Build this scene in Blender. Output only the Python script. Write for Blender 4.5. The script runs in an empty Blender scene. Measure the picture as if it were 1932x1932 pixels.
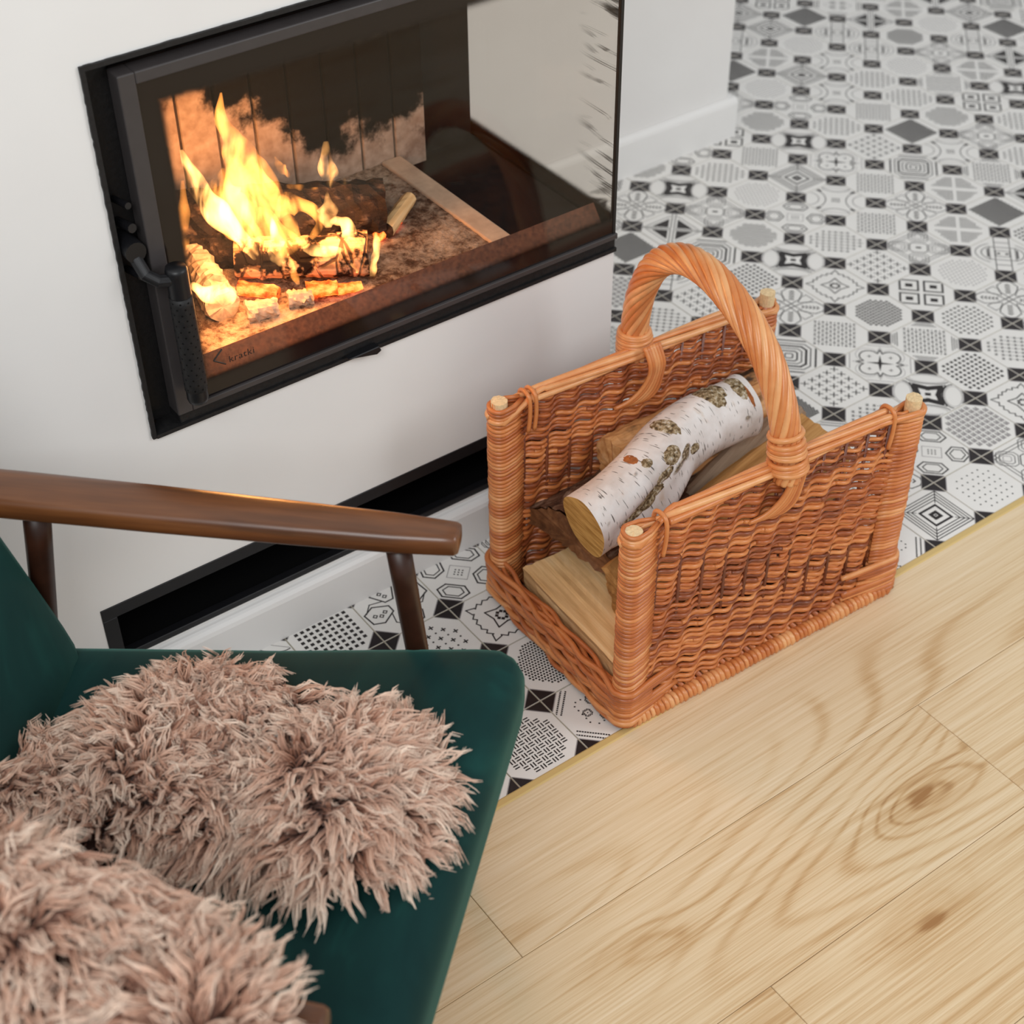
import bpy, bmesh, math, random
import numpy as np
from mathutils import Vector, Matrix

random.seed(7)
rng = np.random.default_rng(11)
sc = bpy.context.scene
COL = sc.collection

# ------------------------------------------------------------------ camera
cam_d = bpy.data.cameras.new('camera')
cam = bpy.data.objects.new('camera', cam_d)
COL.objects.link(cam)
sc.camera = cam
RIGHT = Vector((0.80875605, -0.58808688, -0.00821448))
DOWN = Vector((-0.39164829, -0.52808257, -0.75348551))
FWD = Vector((0.43877703, 0.61260315, -0.65741319))
m3 = Matrix((RIGHT, -DOWN, -FWD)).transposed()
cam.matrix_world = Matrix.Translation((-1.75643, -1.49280, 1.61016)) @ m3.to_4x4()
cam_d.sensor_width = 36.0
cam_d.lens = 3001.0 / 1932.0 * 36.0
cam_d.clip_start = 0.05
cam_d.dof.use_dof = True
cam_d.dof.focus_distance = 1.93
cam_d.dof.aperture_fstop = 5.6

# ------------------------------------------------------------------ world, lights, exposure
world = bpy.data.worlds.new('world')
sc.world = world
world.use_nodes = True
bg = world.node_tree.nodes['Background']
bg.inputs[0].default_value = (0.985, 0.995, 1.0, 1)
bg.inputs[1].default_value = 0.48

def area_light(name, loc, target, sx, sy, power, col):
    l = bpy.data.lights.new(name, 'AREA')
    l.shape = 'RECTANGLE'; l.size = sx; l.size_y = sy
    l.energy = power; l.color = col
    o = bpy.data.objects.new(name, l); COL.objects.link(o)
    o.location = loc
    d = Vector(target) - Vector(loc)
    o.rotation_euler = d.to_track_quat('-Z', 'Y').to_euler()
    return o
area_light('window_daylight', (-2.9, -2.1, 2.9), (-1.5, 0.0, 0.8), 1.6, 1.6, 61, (0.97, 0.99, 1.0))
area_light('window_daylight_far', (1.6, -3.0, 2.5), (-0.3, -0.2, 0.1), 1.8, 1.6, 50, (0.985, 0.995, 1.0))

vs = sc.view_settings
vs.view_transform = 'Standard'
vs.look = 'None'
vs.gamma = 1.0
vs.exposure = 0.0
vs.use_curve_mapping = False
sc.cycles.transparent_max_bounces = 40
sc.cycles.max_bounces = 10

# ------------------------------------------------------------------ helpers
def srgb(r, g, b):
    f = lambda c: (c / 255 / 12.92) if c / 255 <= 0.04045 else ((c / 255 + 0.055) / 1.055) ** 2.4
    return (f(r), f(g), f(b), 1.0)

def link(o, parent=None):
    COL.objects.link(o)
    if parent is not None:
        o.parent = parent
    return o

def tag(o, label=None, cat=None, group=None, kind=None):
    if label: o['label'] = label
    if cat: o['category'] = cat
    if group: o['group'] = group
    if kind: o['kind'] = kind
    return o

def thing(name, label, cat, loc=(0, 0, 0), rz=0.0, group=None):
    o = bpy.data.objects.new(name, None)
    o.empty_display_size = 0.05
    o.location = loc; o.rotation_euler = (0, 0, rz)
    link(o)
    return tag(o, label, cat, group)

class MB:
    """collects vertices and faces (with a material slot and a per-vertex tint)"""
    def __init__(s):
        s.v = []; s.f = []; s.m = []; s.t = []; s.n = 0; s.uv = []
    def add(s, v, f, mat=0, tint=0.5, uv=None):
        v = np.asarray(v, float)
        s.v.append(v)
        s.f += [tuple(i + s.n for i in q) for q in f]
        s.m += [mat] * len(f)
        s.t.append(np.full(len(v), tint) if np.isscalar(tint) else np.asarray(tint, float))
        s.uv.append(np.zeros((len(v), 2)) if uv is None else np.asarray(uv, float))
        s.n += len(v)
        return s
    def box(s, a, b, mat=0, tint=0.5):
        x0, y0, z0 = a; x1, y1, z1 = b
        v = [(x0, y0, z0), (x1, y0, z0), (x1, y1, z0), (x0, y1, z0), (x0, y0, z1), (x1, y0, z1), (x1, y1, z1), (x0, y1, z1)]
        f = [(0, 3, 2, 1), (4, 5, 6, 7), (0, 1, 5, 4), (1, 2, 6, 5), (2, 3, 7, 6), (3, 0, 4, 7)]
        return s.add(v, f, mat, tint)
    def tube(s, pts, r, sides=6, mat=0, tint=0.5, cap=True, flat=None):
        P = np.asarray(pts, float); n = len(P)
        r = np.full(n, r) if np.isscalar(r) else np.asarray(r, float)
        T = np.gradient(P, axis=0)
        T /= np.linalg.norm(T, axis=1)[:, None] + 1e-12
        up = np.array([0, 0, 1.0]) if abs(T[0][2]) < 0.9 else np.array([0, 1.0, 0])
        N = np.zeros_like(P)
        nv = np.cross(T[0], up); nv /= np.linalg.norm(nv)
        for i in range(n):
            nv = nv - T[i] * (nv @ T[i]); nv /= np.linalg.norm(nv) + 1e-12
            N[i] = nv
        B = np.cross(T, N)
        a = np.arange(sides) / sides * 2 * math.pi
        ca, sa = np.cos(a), np.sin(a)
        V = P[:, None, :] + r[:, None, None] * (ca[None, :, None] * N[:, None, :] + sa[None, :, None] * B[:, None, :])
        V = V.reshape(-1, 3)
        F = []
        for i in range(n - 1):
            for k in range(sides):
                k2 = (k + 1) % sides
                F.append((i * sides + k, i * sides + k2, (i + 1) * sides + k2, (i + 1) * sides + k))
        if cap:
            F.append(tuple(range(sides - 1, -1, -1)))
            F.append(tuple((n - 1) * sides + k for k in range(sides)))
        return s.add(V, F, mat, tint)
    def build(s, name, mats, parent=None, smooth=False, uv=False, M=None):
        me = bpy.data.meshes.new(name)
        V = np.concatenate(s.v) if s.v else np.zeros((0, 3))
        if M is not None:
            V = V @ np.array(M.to_3x3()).T + np.array(M.translation)
        me.from_pydata(V.tolist(), [], s.f)
        if not isinstance(mats, (list, tuple)): mats = [mats]
        for m in mats: me.materials.append(m)
        if len(mats) > 1:
            me.polygons.foreach_set('material_index', s.m)
        T = np.concatenate(s.t)
        at = me.attributes.new('tint', 'FLOAT', 'POINT')
        at.data.foreach_set('value', T)
        if uv:
            UV = np.concatenate(s.uv)
            ul = me.attributes.new('along', 'FLOAT_VECTOR', 'POINT')
            ul.data.foreach_set('vector', np.concatenate([UV, np.zeros((len(UV), 1))], 1).ravel())
        if smooth:
            me.polygons.foreach_set('use_smooth', [True] * len(me.polygons))
        me.update()
        o = bpy.data.objects.new(name, me)
        return link(o, parent)

def bevel(o, w, seg=2):
    m = o.modifiers.new('bevel', 'BEVEL'); m.width = w; m.segments = seg; m.limit_method = 'ANGLE'
    m.angle_limit = math.radians(40)
    return o

def rounded_box(c, h, r, n=10):
    """rounded cuboid: centre c, half sizes h, edge radius r"""
    c = np.array(c, float); h = np.array(h, float)
    V = []; F = []
    g = np.linspace(-1, 1, n + 1)
    for ax in range(3):
        for sg in (-1, 1):
            base = len(V)
            for a in g:
                for b in g:
                    p = np.zeros(3); p[ax] = sg; p[(ax + 1) % 3] = a; p[(ax + 2) % 3] = b
                    V.append(p)
            for i in range(n):
                for j in range(n):
                    q = [base + i * (n + 1) + j, base + (i + 1) * (n + 1) + j, base + (i + 1) * (n + 1) + j + 1, base + i * (n + 1) + j + 1]
                    F.append(tuple(q) if sg > 0 else tuple(reversed(q)))
    V = np.array(V)
    V = np.sign(V) * np.abs(V) ** 0.8
    W = V * h
    inner = h - r
    cl = np.clip(W, -inner, inner)
    d = W - cl
    L = np.linalg.norm(d, axis=1)
    W = cl + np.where(L[:, None] > 1e-9, d / (L[:, None] + 1e-12) * r, 0)
    # merge doubles
    key = {}
    idx = []
    out = []
    for p in W:
        k = tuple(np.round(p, 6))
        if k not in key:
            key[k] = len(out); out.append(p)
        idx.append(key[k])
    F2 = []
    for q in F:
        t = []
        for i in q:
            j = idx[i]
            if j not in t: t.append(j)
        if len(t) >= 3: F2.append(tuple(t))
    return np.array(out) + c, F2

def catmull(P, n):
    P = np.asarray(P, float)
    Q = np.concatenate([[2 * P[0] - P[1]], P, [2 * P[-1] - P[-2]]])
    out = []
    segs = len(P) - 1
    for t in np.linspace(0, segs, n):
        i = min(int(t), segs - 1); u = t - i
        p0, p1, p2, p3 = Q[i], Q[i + 1], Q[i + 2], Q[i + 3]
        out.append(0.5 * ((2 * p1) + (-p0 + p2) * u + (2 * p0 - 5 * p1 + 4 * p2 - p3) * u * u + (-p0 + 3 * p1 - 3 * p2 + p3) * u ** 3))
    return np.array(out)

# ------------------------------------------------------------------ materials
class NT:
    def __init__(s, name):
        s.mat = bpy.data.materials.new(name); s.mat.use_nodes = True
        s.t = s.mat.node_tree; s.n = s.t.nodes
        s.b = s.n['Principled BSDF']; s.out = s.n['Material Output']
    def new(s, typ, **kw):
        n = s.n.new(typ)
        for k, v in kw.items():
            if k.startswith('i_'):
                n.inputs[k[2:].replace('_', ' ')].default_value = v
            else:
                setattr(n, k, v)
        return n
    def ln(s, a, b): s.t.links.new(a, b)
    def coord(s, kind='Object', scale=(1, 1, 1), rot=(0, 0, 0), loc=(0, 0, 0)):
        tc = s.new('ShaderNodeTexCoord'); mp = s.new('ShaderNodeMapping')
        mp.inputs['Scale'].default_value = scale; mp.inputs['Rotation'].default_value = rot; mp.inputs['Location'].default_value = loc
        s.ln(tc.outputs[kind], mp.inputs['Vector'])
        return mp.outputs['Vector']
    def noise(s, vec, scale, detail=3, rough=0.55, dist=0.0):
        n = s.new('ShaderNodeTexNoise')
        n.inputs['Scale'].default_value = scale; n.inputs['Detail'].default_value = detail
        n.inputs['Roughness'].default_value = rough; n.inputs['Distortion'].default_value = dist
        if vec is not None: s.ln(vec, n.inputs['Vector'])
        return n.outputs['Fac']
    def math(s, op, a, b=None, c=None, clamp=False):
        n = s.new('ShaderNodeMath'); n.operation = op; n.use_clamp = clamp
        for i, x in enumerate((a, b, c)):
            if x is None: continue
            if isinstance(x, (int, float)): n.inputs[i].default_value = x
            else: s.ln(x, n.inputs[i])
        return n.outputs[0]
    def ramp(s, fac, stops, interp='LINEAR'):
        n = s.new('ShaderNodeValToRGB'); cr = n.color_ramp; cr.interpolation = interp
        while len(cr.elements) > 1: cr.elements.remove(cr.elements[-1])
        cr.elements[0].position = stops[0][0]; cr.elements[0].color = stops[0][1]
        for p, c in stops[1:]:
            e = cr.elements.new(p); e.color = c
        s.ln(fac, n.inputs['Fac'])
        return n.outputs['Color']
    def mix(s, fac, a, b, mode='MIX'):
        n = s.new('ShaderNodeMix'); n.data_type = 'RGBA'; n.blend_type = mode
        for i, x in ((0, fac), (6, a), (7, b)):
            if isinstance(x, (int, float)): n.inputs[i].default_value = x
            elif isinstance(x, tuple): n.inputs[i].default_value = x
            else: s.ln(x, n.inputs[i])
        return n.outputs[2]
    def smooth(s, x, lo, hi):
        n = s.new('ShaderNodeMapRange'); n.interpolation_type = 'SMOOTHSTEP'
        s.ln(x, n.inputs[0]); n.inputs[1].default_value = lo; n.inputs[2].default_value = hi
        return n.outputs[0]
    def attr(s, name, out='Fac'):
        n = s.new('ShaderNodeAttribute'); n.attribute_name = name
        return n.outputs[out]
    def bump(s, h, strength=0.3, dist=0.01):
        n = s.new('ShaderNodeBump'); n.inputs['Strength'].default_value = strength; n.inputs['Distance'].default_value = dist
        s.ln(h, n.inputs['Height']); s.ln(n.outputs['Normal'], s.b.inputs['Normal'])
    def base(s, c):
        if isinstance(c, tuple): s.b.inputs['Base Color'].default_value = c
        else: s.ln(c, s.b.inputs['Base Color'])
    def rough(s, r):
        if isinstance(r, (int, float)): s.b.inputs['Roughness'].default_value = r
        else: s.ln(r, s.b.inputs['Roughness'])

def sepxyz(t, vec):
    n = t.new('ShaderNodeSeparateXYZ'); t.ln(vec, n.inputs[0]); return n.outputs

def plain(name, col, rough=0.5, metal=0.0, spec=0.5, var=0.0, scale=40, bump=0.0):
    t = NT(name)
    if var > 0:
        n = t.noise(t.coord(), scale, 4)
        a = tuple(max(0, c * (1 - var)) for c in col[:3]) + (1,)
        b = tuple(min(1, c * (1 + var)) for c in col[:3]) + (1,)
        t.base(t.ramp(n, [(0.3, a), (0.7, b)]))
        if bump: t.bump(n, bump, 0.002)
    else:
        t.base(col)
    t.rough(rough); t.b.inputs['Metallic'].default_value = metal
    t.b.inputs['Specular IOR Level'].default_value = spec
    return t.mat

def m_wall():
    t = NT('white_plaster')
    v = t.coord()
    n = t.noise(v, 3.0, 3)
    t.base(t.ramp(n, [(0.3, srgb(231, 229, 227)), (0.7, srgb(237, 236, 234))]))
    t.rough(0.6)
    t.bump(t.noise(v, 90, 3), 0.05, 0.002)
    return t.mat

def m_planks():
    t = NT('oak_plank')
    tc = t.new('ShaderNodeTexCoord'); oi = t.new('ShaderNodeObjectInfo')
    off = t.new('ShaderNodeVectorMath'); off.operation = 'ADD'
    sc_ = t.new('ShaderNodeVectorMath'); sc_.operation = 'SCALE'
    cx = t.new('ShaderNodeCombineXYZ')
    t.ln(oi.outputs['Random'], cx.inputs[0]); t.ln(oi.outputs['Random'], cx.inputs[1]); t.ln(oi.outputs['Random'], cx.inputs[2])
    t.ln(cx.outputs[0], sc_.inputs[0]); sc_.inputs['Scale'].default_value = 37.0
    t.ln(tc.outputs['Object'], off.inputs[0]); t.ln(sc_.outputs[0], off.inputs[1])
    def mp(s):
        m = t.new('ShaderNodeMapping'); m.inputs['Scale'].default_value = s
        t.ln(off.outputs[0], m.inputs['Vector']); return m.outputs['Vector']
    # knots: a dark eye, a wider halo, and the grain bending round it
    vor = t.new('ShaderNodeTexVoronoi'); vor.inputs['Scale'].default_value = 1.0
    warp = t.noise(mp((9, 30, 1)), 1.0, 2)
    t.ln(mp((1.9, 5.0, 1)), vor.inputs['Vector'])
    pick = t.math('GREATER_THAN', sepxyz(t, vor.outputs['Color'])[0], 0.62)
    dist = t.math('ADD', vor.outputs['Distance'], t.math('MULTIPLY_ADD', warp, 0.10, -0.05))
    eye = t.math('MULTIPLY', t.math('SUBTRACT', 1.0, t.smooth(dist, 0.015, 0.06)), pick)
    halo = t.math('MULTIPLY', t.math('SUBTRACT', 1.0, t.smooth(dist, 0.03, 0.26)), pick)
    # cathedral figure: contour lines of a stretched noise, pulled in by the knots
    h = t.noise(mp((0.85, 5.0, 1)), 1.0, 0.6, 0.4, 0.10)
    h = t.math('ADD', h, t.math('MULTIPLY', halo, 0.10))
    ring = t.math('SINE', t.math('MULTIPLY', t.math('ADD', h, t.math('MULTIPLY', warp, 0.012)), 135.0))
    ring = t.math('POWER', t.math('MULTIPLY_ADD', ring, 0.5, 0.5), 4.0)
    fade = t.smooth(t.noise(mp((1.6, 5, 1)), 1.0, 1), 0.36, 0.62)
    fib = t.noise(mp((5, 340, 1)), 1.0, 4, 0.65)
    fib2 = t.noise(mp((2.5, 110, 1)), 1.0, 3, 0.6)
    broad = t.noise(mp((1.6, 9, 1)), 1.0, 2)
    x = t.math('MULTIPLY_ADD', fib2, 0.22, 0.42)
    x = t.math('ADD', x, t.math('MULTIPLY_ADD', broad, 0.34, -0.17))
    x = t.math('SUBTRACT', x, t.math('MULTIPLY', t.math('MULTIPLY', ring, fade), 0.20))
    x = t.math('ADD', x, t.math('MULTIPLY_ADD', fib, 0.80, -0.40))
    x = t.math('SUBTRACT', x, t.math('MULTIPLY', eye, 0.30))
    x = t.math('SUBTRACT', x, t.math('MULTIPLY', halo, 0.16))
    x = t.math('ADD', x, t.math('MULTIPLY_ADD', oi.outputs['Random'], 0.10, -0.05))
    t.base(t.ramp(x, [(0.02, srgb(164, 120, 74)), (0.28, srgb(203, 168, 122)), (0.52, srgb(225, 200, 161)), (0.82, srgb(239, 220, 190))]))
    t.rough(0.48); t.b.inputs['Specular IOR Level'].default_value = 0.35
    t.bump(fib, 0.05, 0.001)
    return t.mat

def m_wicker():
    t = NT('willow_rod')
    ti = t.attr('tint')
    n = t.noise(t.coord(), 30, 3)
    x = t.math('ADD', ti, t.math('MULTIPLY_ADD', n, 0.5, -0.25))
    t.base(t.ramp(x, [(0.0, srgb(104, 54, 36)), (0.22, srgb(150, 80, 46)), (0.45, srgb(188, 106, 56)), (0.72, srgb(212, 134, 76)), (1.0, srgb(232, 172, 116))]))
    t.rough(0.34); t.b.inputs['Specular IOR Level'].default_value = 0.55
    t.bump(t.noise(t.coord(), 300, 2), 0.12, 0.001)
    return t.mat

def m_wood(name, dark, mid, light, grain=(6, 90, 90), rings=0.0, rough=0.7, bump=0.4, kind='Object', dirt=None):
    """split / sawn wood; grain runs along local X"""
    t = NT(name)
    v = t.coord(kind, grain)
    n = t.noise(v, 1.0, 5, 0.62, 0.4)
    b = t.noise(t.coord(kind, (4, 9, 9)), 1.0, 3)
    x = t.math('ADD', t.math('MULTIPLY', n, 0.75), t.math('MULTIPLY_ADD', b, 0.6, -0.17))
    if rings:
        s_ = t.math('SINE', t.math('MULTIPLY', t.noise(t.coord(kind, (2, 12, 12)), 1.0, 1), rings))
        x = t.math('ADD', x, t.math('MULTIPLY', s_, 0.06))
    c = t.ramp(x, [(0.25, dark), (0.5, mid), (0.75, light)])
    if dirt:
        dn = t.smooth(t.noise(t.coord(kind, (7, 14, 14)), 1.0, 5, 0.65), 0.53, 0.66)
        c = t.mix(dn, c, dirt)
    t.base(c); t.rough(rough); t.b.inputs['Specular IOR Level'].default_value = 0.25
    t.bump(n, bump, 0.003)
    return t.mat

def m_cutend(name, a, b):
    t = NT(name)
    v = t.coord('Object', (60, 25, 240))
    n = t.noise(v, 1.0, 3)
    t.base(t.ramp(n, [(0.3, a), (0.7, b)])); t.rough(0.8); t.b.inputs['Specular IOR Level'].default_value = 0.1
    t.bump(n, 0.3, 0.002)
    return t.mat

def m_birch():
    t = NT('birch_bark')
    al = t.attr('along', 'Vector')
    def mp(s):
        m = t.new('ShaderNodeMapping'); m.inputs['Scale'].default_value = s; t.ln(al, m.inputs['Vector']); return m.outputs['Vector']
    base = t.ramp(t.noise(mp((14, 14, 1)), 1.0, 4), [(0.3, srgb(196, 186, 178)), (0.5, srgb(222, 217, 213)), (0.7, srgb(238, 236, 234))])
    tan = t.smooth(t.noise(mp((22, 15, 1)), 1.0, 4, 0.6), 0.58, 0.72)
    base = t.mix(t.math('MULTIPLY', tan, 0.5), base, srgb(190, 158, 120))
    # lenticels: thin short dashes running round the trunk
    le = t.noise(mp((380, 48, 1)), 1.0, 1, 0.4)
    le = t.smooth(le, 0.645, 0.69)
    base = t.mix(t.math('MULTIPLY', le, 0.85), base, srgb(70, 58, 50))
    # rough dark scars
    sn = t.noise(mp((13, 20, 1)), 1.0, 2, 0.5)
    sm = t.smooth(sn, 0.615, 0.66)
    fine = t.noise(mp((260, 260, 1)), 1.0, 3)
    scar = t.ramp(fine, [(0.35, srgb(62, 50, 36)), (0.5, srgb(120, 100, 72)), (0.68, srgb(196, 184, 160))])
    base = t.mix(sm, base, scar)
    t.base(base); t.rough(0.62); t.b.inputs['Specular IOR Level'].default_value = 0.3
    hh = t.math('ADD', t.math('MULTIPLY', sm, fine), t.math('MULTIPLY', t.noise(mp((120, 40, 1)), 1.0, 3), 0.4))
    t.bump(hh, 0.5, 0.004)
    return t.mat

def m_bark():
    t = NT('rough_bark')
    v = t.coord('Object', (30, 60, 60))
    n = t.noise(v, 1.0, 5, 0.7, 0.6)
    t.base(t.ramp(n, [(0.3, srgb(48, 30, 22)), (0.46, srgb(96, 62, 44)), (0.56, srgb(128, 92, 70)), (0.7, srgb(168, 142, 122))]))
    t.rough(0.9); t.b.inputs['Specular IOR Level'].default_value = 0.2
    t.bump(n, 1.0, 0.008)
    return t.mat

def m_velvet():
    t = NT('green_velvet')
    n = t.noise(t.coord('Object', (9, 5, 6)), 1.0, 4, 0.65, 0.6)
    t.base(t.ramp(n, [(0.32, (0.0026, 0.021, 0.021, 1)), (0.55, (0.0040, 0.031, 0.029, 1)), (0.72, (0.0075, 0.058, 0.050, 1))]))
    t.rough(0.75); t.b.inputs['Specular IOR Level'].default_value = 0.15
    t.b.inputs['Sheen Weight'].default_value = 0.25; t.b.inputs['Sheen Roughness'].default_value = 0.35
    t.b.inputs['Sheen Tint'].default_value = (0.25, 0.75, 0.62, 1)
    t.bump(t.noise(t.coord(), 900, 2), 0.1, 0.0005)
    return t.mat

def m_fur():
    t = NT('sheep_wool')
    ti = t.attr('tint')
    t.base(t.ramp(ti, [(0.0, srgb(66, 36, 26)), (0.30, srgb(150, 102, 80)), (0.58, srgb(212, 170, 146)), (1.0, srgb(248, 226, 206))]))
    t.rough(0.6); t.b.inputs['Specular IOR Level'].default_value = 0.25
    t.b.inputs['Sheen Weight'].default_value = 0.15
    return t.mat

def m_walnut():
    t = NT('walnut_varnish')
    v = t.coord('Object', (5, 60, 60))
    n = t.noise(v, 1.0, 4, 0.55, 0.3)
    b = t.noise(t.coord('Object', (5, 9, 9)), 1.0, 2)
    x = t.math('ADD', t.math('MULTIPLY', n, 0.6), t.math('MULTIPLY', b, 0.4))
    t.base(t.ramp(x, [(0.3, srgb(66, 36, 16)), (0.5, srgb(106, 62, 30)), (0.7, srgb(134, 84, 44))]))
    t.rough(0.34); t.b.inputs['Coat Weight'].default_value = 0.3; t.b.inputs['Coat Roughness'].default_value = 0.25
    return t.mat

def glass_nodes(t, tint):
    tr = t.new('ShaderNodeBsdfTransparent'); tr.inputs[0].default_value = tint
    gl = t.new('ShaderNodeBsdfGlossy'); gl.inputs['Roughness'].default_value = 0.015
    ge = t.new('ShaderNodeNewGeometry'); dp = t.new('ShaderNodeVectorMath'); dp.operation = 'DOT_PRODUCT'
    t.ln(ge.outputs['Incoming'], dp.inputs[0]); t.ln(ge.outputs['Normal'], dp.inputs[1])
    c_ = t.math('SUBTRACT', 1.0, t.math('ABSOLUTE', dp.outputs['Value']))
    fr = t.math('MULTIPLY_ADD', t.math('POWER', c_, 5.0), 0.98, 0.020)      # Schlick, same from both sides
    mx = t.new('ShaderNodeMixShader')
    t.ln(fr, mx.inputs[0]); t.ln(tr.outputs[0], mx.inputs[1]); t.ln(gl.outputs[0], mx.inputs[2])
    return mx.outputs[0]

def m_glass_printed(name, tint, edges, dots, streak=None):
    """stove glass with a black enamel border fading out in a dot screen.
    edges: list of (axis, position, sign): border lies where sign*(coord-position) > 0"""
    t = NT(name)
    g = glass_nodes(t, tint)
    tc = t.new('ShaderNodeTexCoord'); xyz = sepxyz(t, tc.outputs['Object'])
    solid = None
    for ax, pos, sg in edges:
        d = t.math('MULTIPLY', t.math('SUBTRACT', xyz[ax], pos), float(sg))
        d = t.smooth(d, -0.012, 0.004)
        solid = d if solid is None else t.math('MAXIMUM', solid, d)
    u = xyz[dots[0]]; w = xyz[dots[1]]
    k = 2 * math.pi / 0.0019
    du = t.math('SINE', t.math('MULTIPLY', t.math('ADD', u, w), k)); dw = t.math('SINE', t.math('MULTIPLY', t.math('SUBTRACT', u, w), k))
    scr = t.math('MULTIPLY_ADD', t.math('MULTIPLY', du, dw), 0.5, 0.5)
    mask = t.math('GREATER_THAN', solid, scr)
    if streak is not None:
        v = t.coord('Object', streak[0])
        n = t.smooth(t.noise(v, 1.0, 3, 0.5, 0.8), 0.55, 0.68)
        fo = t.math('SUBTRACT', 1.0, t.smooth(xyz[streak[1]], 0.008, streak[2]))
        mask = t.math('MAXIMUM', mask, t.math('MULTIPLY', t.math('MULTIPLY', n, fo), 0.8))
    en = t.new('ShaderNodeBsdfPrincipled')
    en.inputs['Base Color'].default_value = (0.010, 0.007, 0.007, 1); en.inputs['Roughness'].default_value = 0.12
    en.inputs['Specular IOR Level'].default_value = 0.4
    mx = t.new('ShaderNodeMixShader')
    t.ln(mask, mx.inputs[0]); t.ln(g, mx.inputs[1]); t.ln(en.outputs[0], mx.inputs[2])
    t.ln(mx.outputs[0], t.out.inputs['Surface'])
    return t.mat

def m_firebrick():
    t = NT('sooty_vermiculite')
    tc = t.new('ShaderNodeTexCoord'); xyz = sepxyz(t, tc.outputs['Object'])
    v = t.coord('Object', (1, 1, 1))
    n = t.noise(v, 14, 5, 0.65)
    n2 = t.noise(v, 60, 3)
    # soot reaches down towards the right-hand side: line from (-1.02,.69) to (-.80,.52), flat beyond
    lim = t.math('MAXIMUM', t.math('MULTIPLY_ADD', xyz[0], -0.75, -0.078), 0.525)
    d = t.math('SUBTRACT', xyz[2], lim)
    d = t.math('ADD', d, t.math('MULTIPLY_ADD', n, 0.22, -0.11))
    soot = t.smooth(d, -0.012, 0.028)
    pale = t.ramp(n2, [(0.3, srgb(150, 128, 112)), (0.7, srgb(186, 166, 150))])
    pale = t.mix(t.smooth(n, 0.5, 0.75), pale, srgb(120, 96, 82))
    t.base(t.mix(soot, pale, srgb(13, 9, 9)))
    t.rough(0.95); t.b.inputs['Specular IOR Level'].default_value = 0.1
    t.bump(n2, 0.3, 0.002)
    return t.mat

def m_ash():
    t = NT('ash_bed')
    v = t.coord()
    n = t.noise(v, 16, 5, 0.7)
    f = t.noise(v, 110, 4, 0.7)
    x = t.math('ADD', t.math('MULTIPLY', n, 0.65), t.math('MULTIPLY', f, 0.35))
    t.base(t.ramp(x, [(0.34, srgb(30, 22, 18)), (0.44, srgb(96, 74, 60)), (0.55, srgb(170, 148, 128)), (0.7, srgb(206, 188, 170))]))
    t.rough(1.0); t.b.inputs['Specular IOR Level'].default_value = 0.05
    t.bump(f, 0.8, 0.006)
    return t.mat

def m_char(glow=0.0):
    t = NT('charred_wood' if glow == 0 else 'glowing_ember')
    v = t.coord('Object', (45, 70, 70))
    n = t.noise(v, 1.0, 4, 0.6)
    if glow == 0:
        t.base(t.ramp(n, [(0.3, srgb(14, 11, 10)), (0.55, srgb(40, 30, 26)), (0.72, srgb(92, 76, 66))]))
    else:
        t.base(t.ramp(n, [(0.35, srgb(24, 14, 10)), (0.7, srgb(140, 70, 40))]))
        c = t.ramp(n, [(0.36, (0.02, 0.0, 0.0, 1)), (0.5, (1.0, 0.10, 0.01, 1)), (0.66, (1.0, 0.30, 0.06, 1))])
        t.ln(c, t.b.inputs['Emission Color']); t.b.inputs['Emission Strength'].default_value = glow
    t.rough(0.85); t.b.inputs['Specular IOR Level'].default_value = 0.25
    t.bump(n, 1.0, 0.006)
    return t.mat

def m_burnlog():
    t = NT('burning_split_wood')
    tc = t.new('ShaderNodeTexCoord'); v = t.coord('Object', (30, 30, 30))
    vo = t.new('ShaderNodeTexVoronoi'); vo.feature = 'DISTANCE_TO_EDGE'; vo.inputs['Scale'].default_value = 1.0
    t.ln(t.coord('Object', (46, 22, 22)), vo.inputs['Vector'])
    crack = t.math('SUBTRACT', 1.0, t.smooth(vo.outputs['Distance'], 0.02, 0.08))
    n = t.noise(v, 1.0, 4, 0.6)
    ch = t.smooth(n, 0.46, 0.56)
    wood = t.ramp(t.noise(t.coord('Object', (8, 120, 120)), 1.0, 3), [(0.3, srgb(150, 110, 80)), (0.7, srgb(206, 170, 136))])
    c = t.mix(ch, wood, srgb(22, 16, 14)); c = t.mix(t.math('MULTIPLY', t.math('MULTIPLY', crack, t.smooth(t.noise(v, 0.7, 2), .42, .55)), 0.8), c, srgb(20, 14, 12))
    t.base(c); t.rough(0.9); t.b.inputs['Specular IOR Level'].default_value = 0.15
    t.bump(t.math('SUBTRACT', n, crack), 0.8, 0.004)
    return t.mat

def m_flame(name, strength, col):
    t = NT(name)
    t.n.remove(t.b)
    e = t.new('ShaderNodeEmission'); e.inputs[0].default_value = col
    v = t.coord('Object', (34, 34, 13))
    n = t.noise(v, 1.0, 2, 0.5, 1.2)
    s_ = t.math('MULTIPLY', t.math('POWER', t.smooth(n, 0.32, 0.70), 1.3), strength)
    t.ln(s_, e.inputs['Strength'])
    t.ln(e.outputs[0], t.out.inputs['Volume'])
    return t.mat

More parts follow.
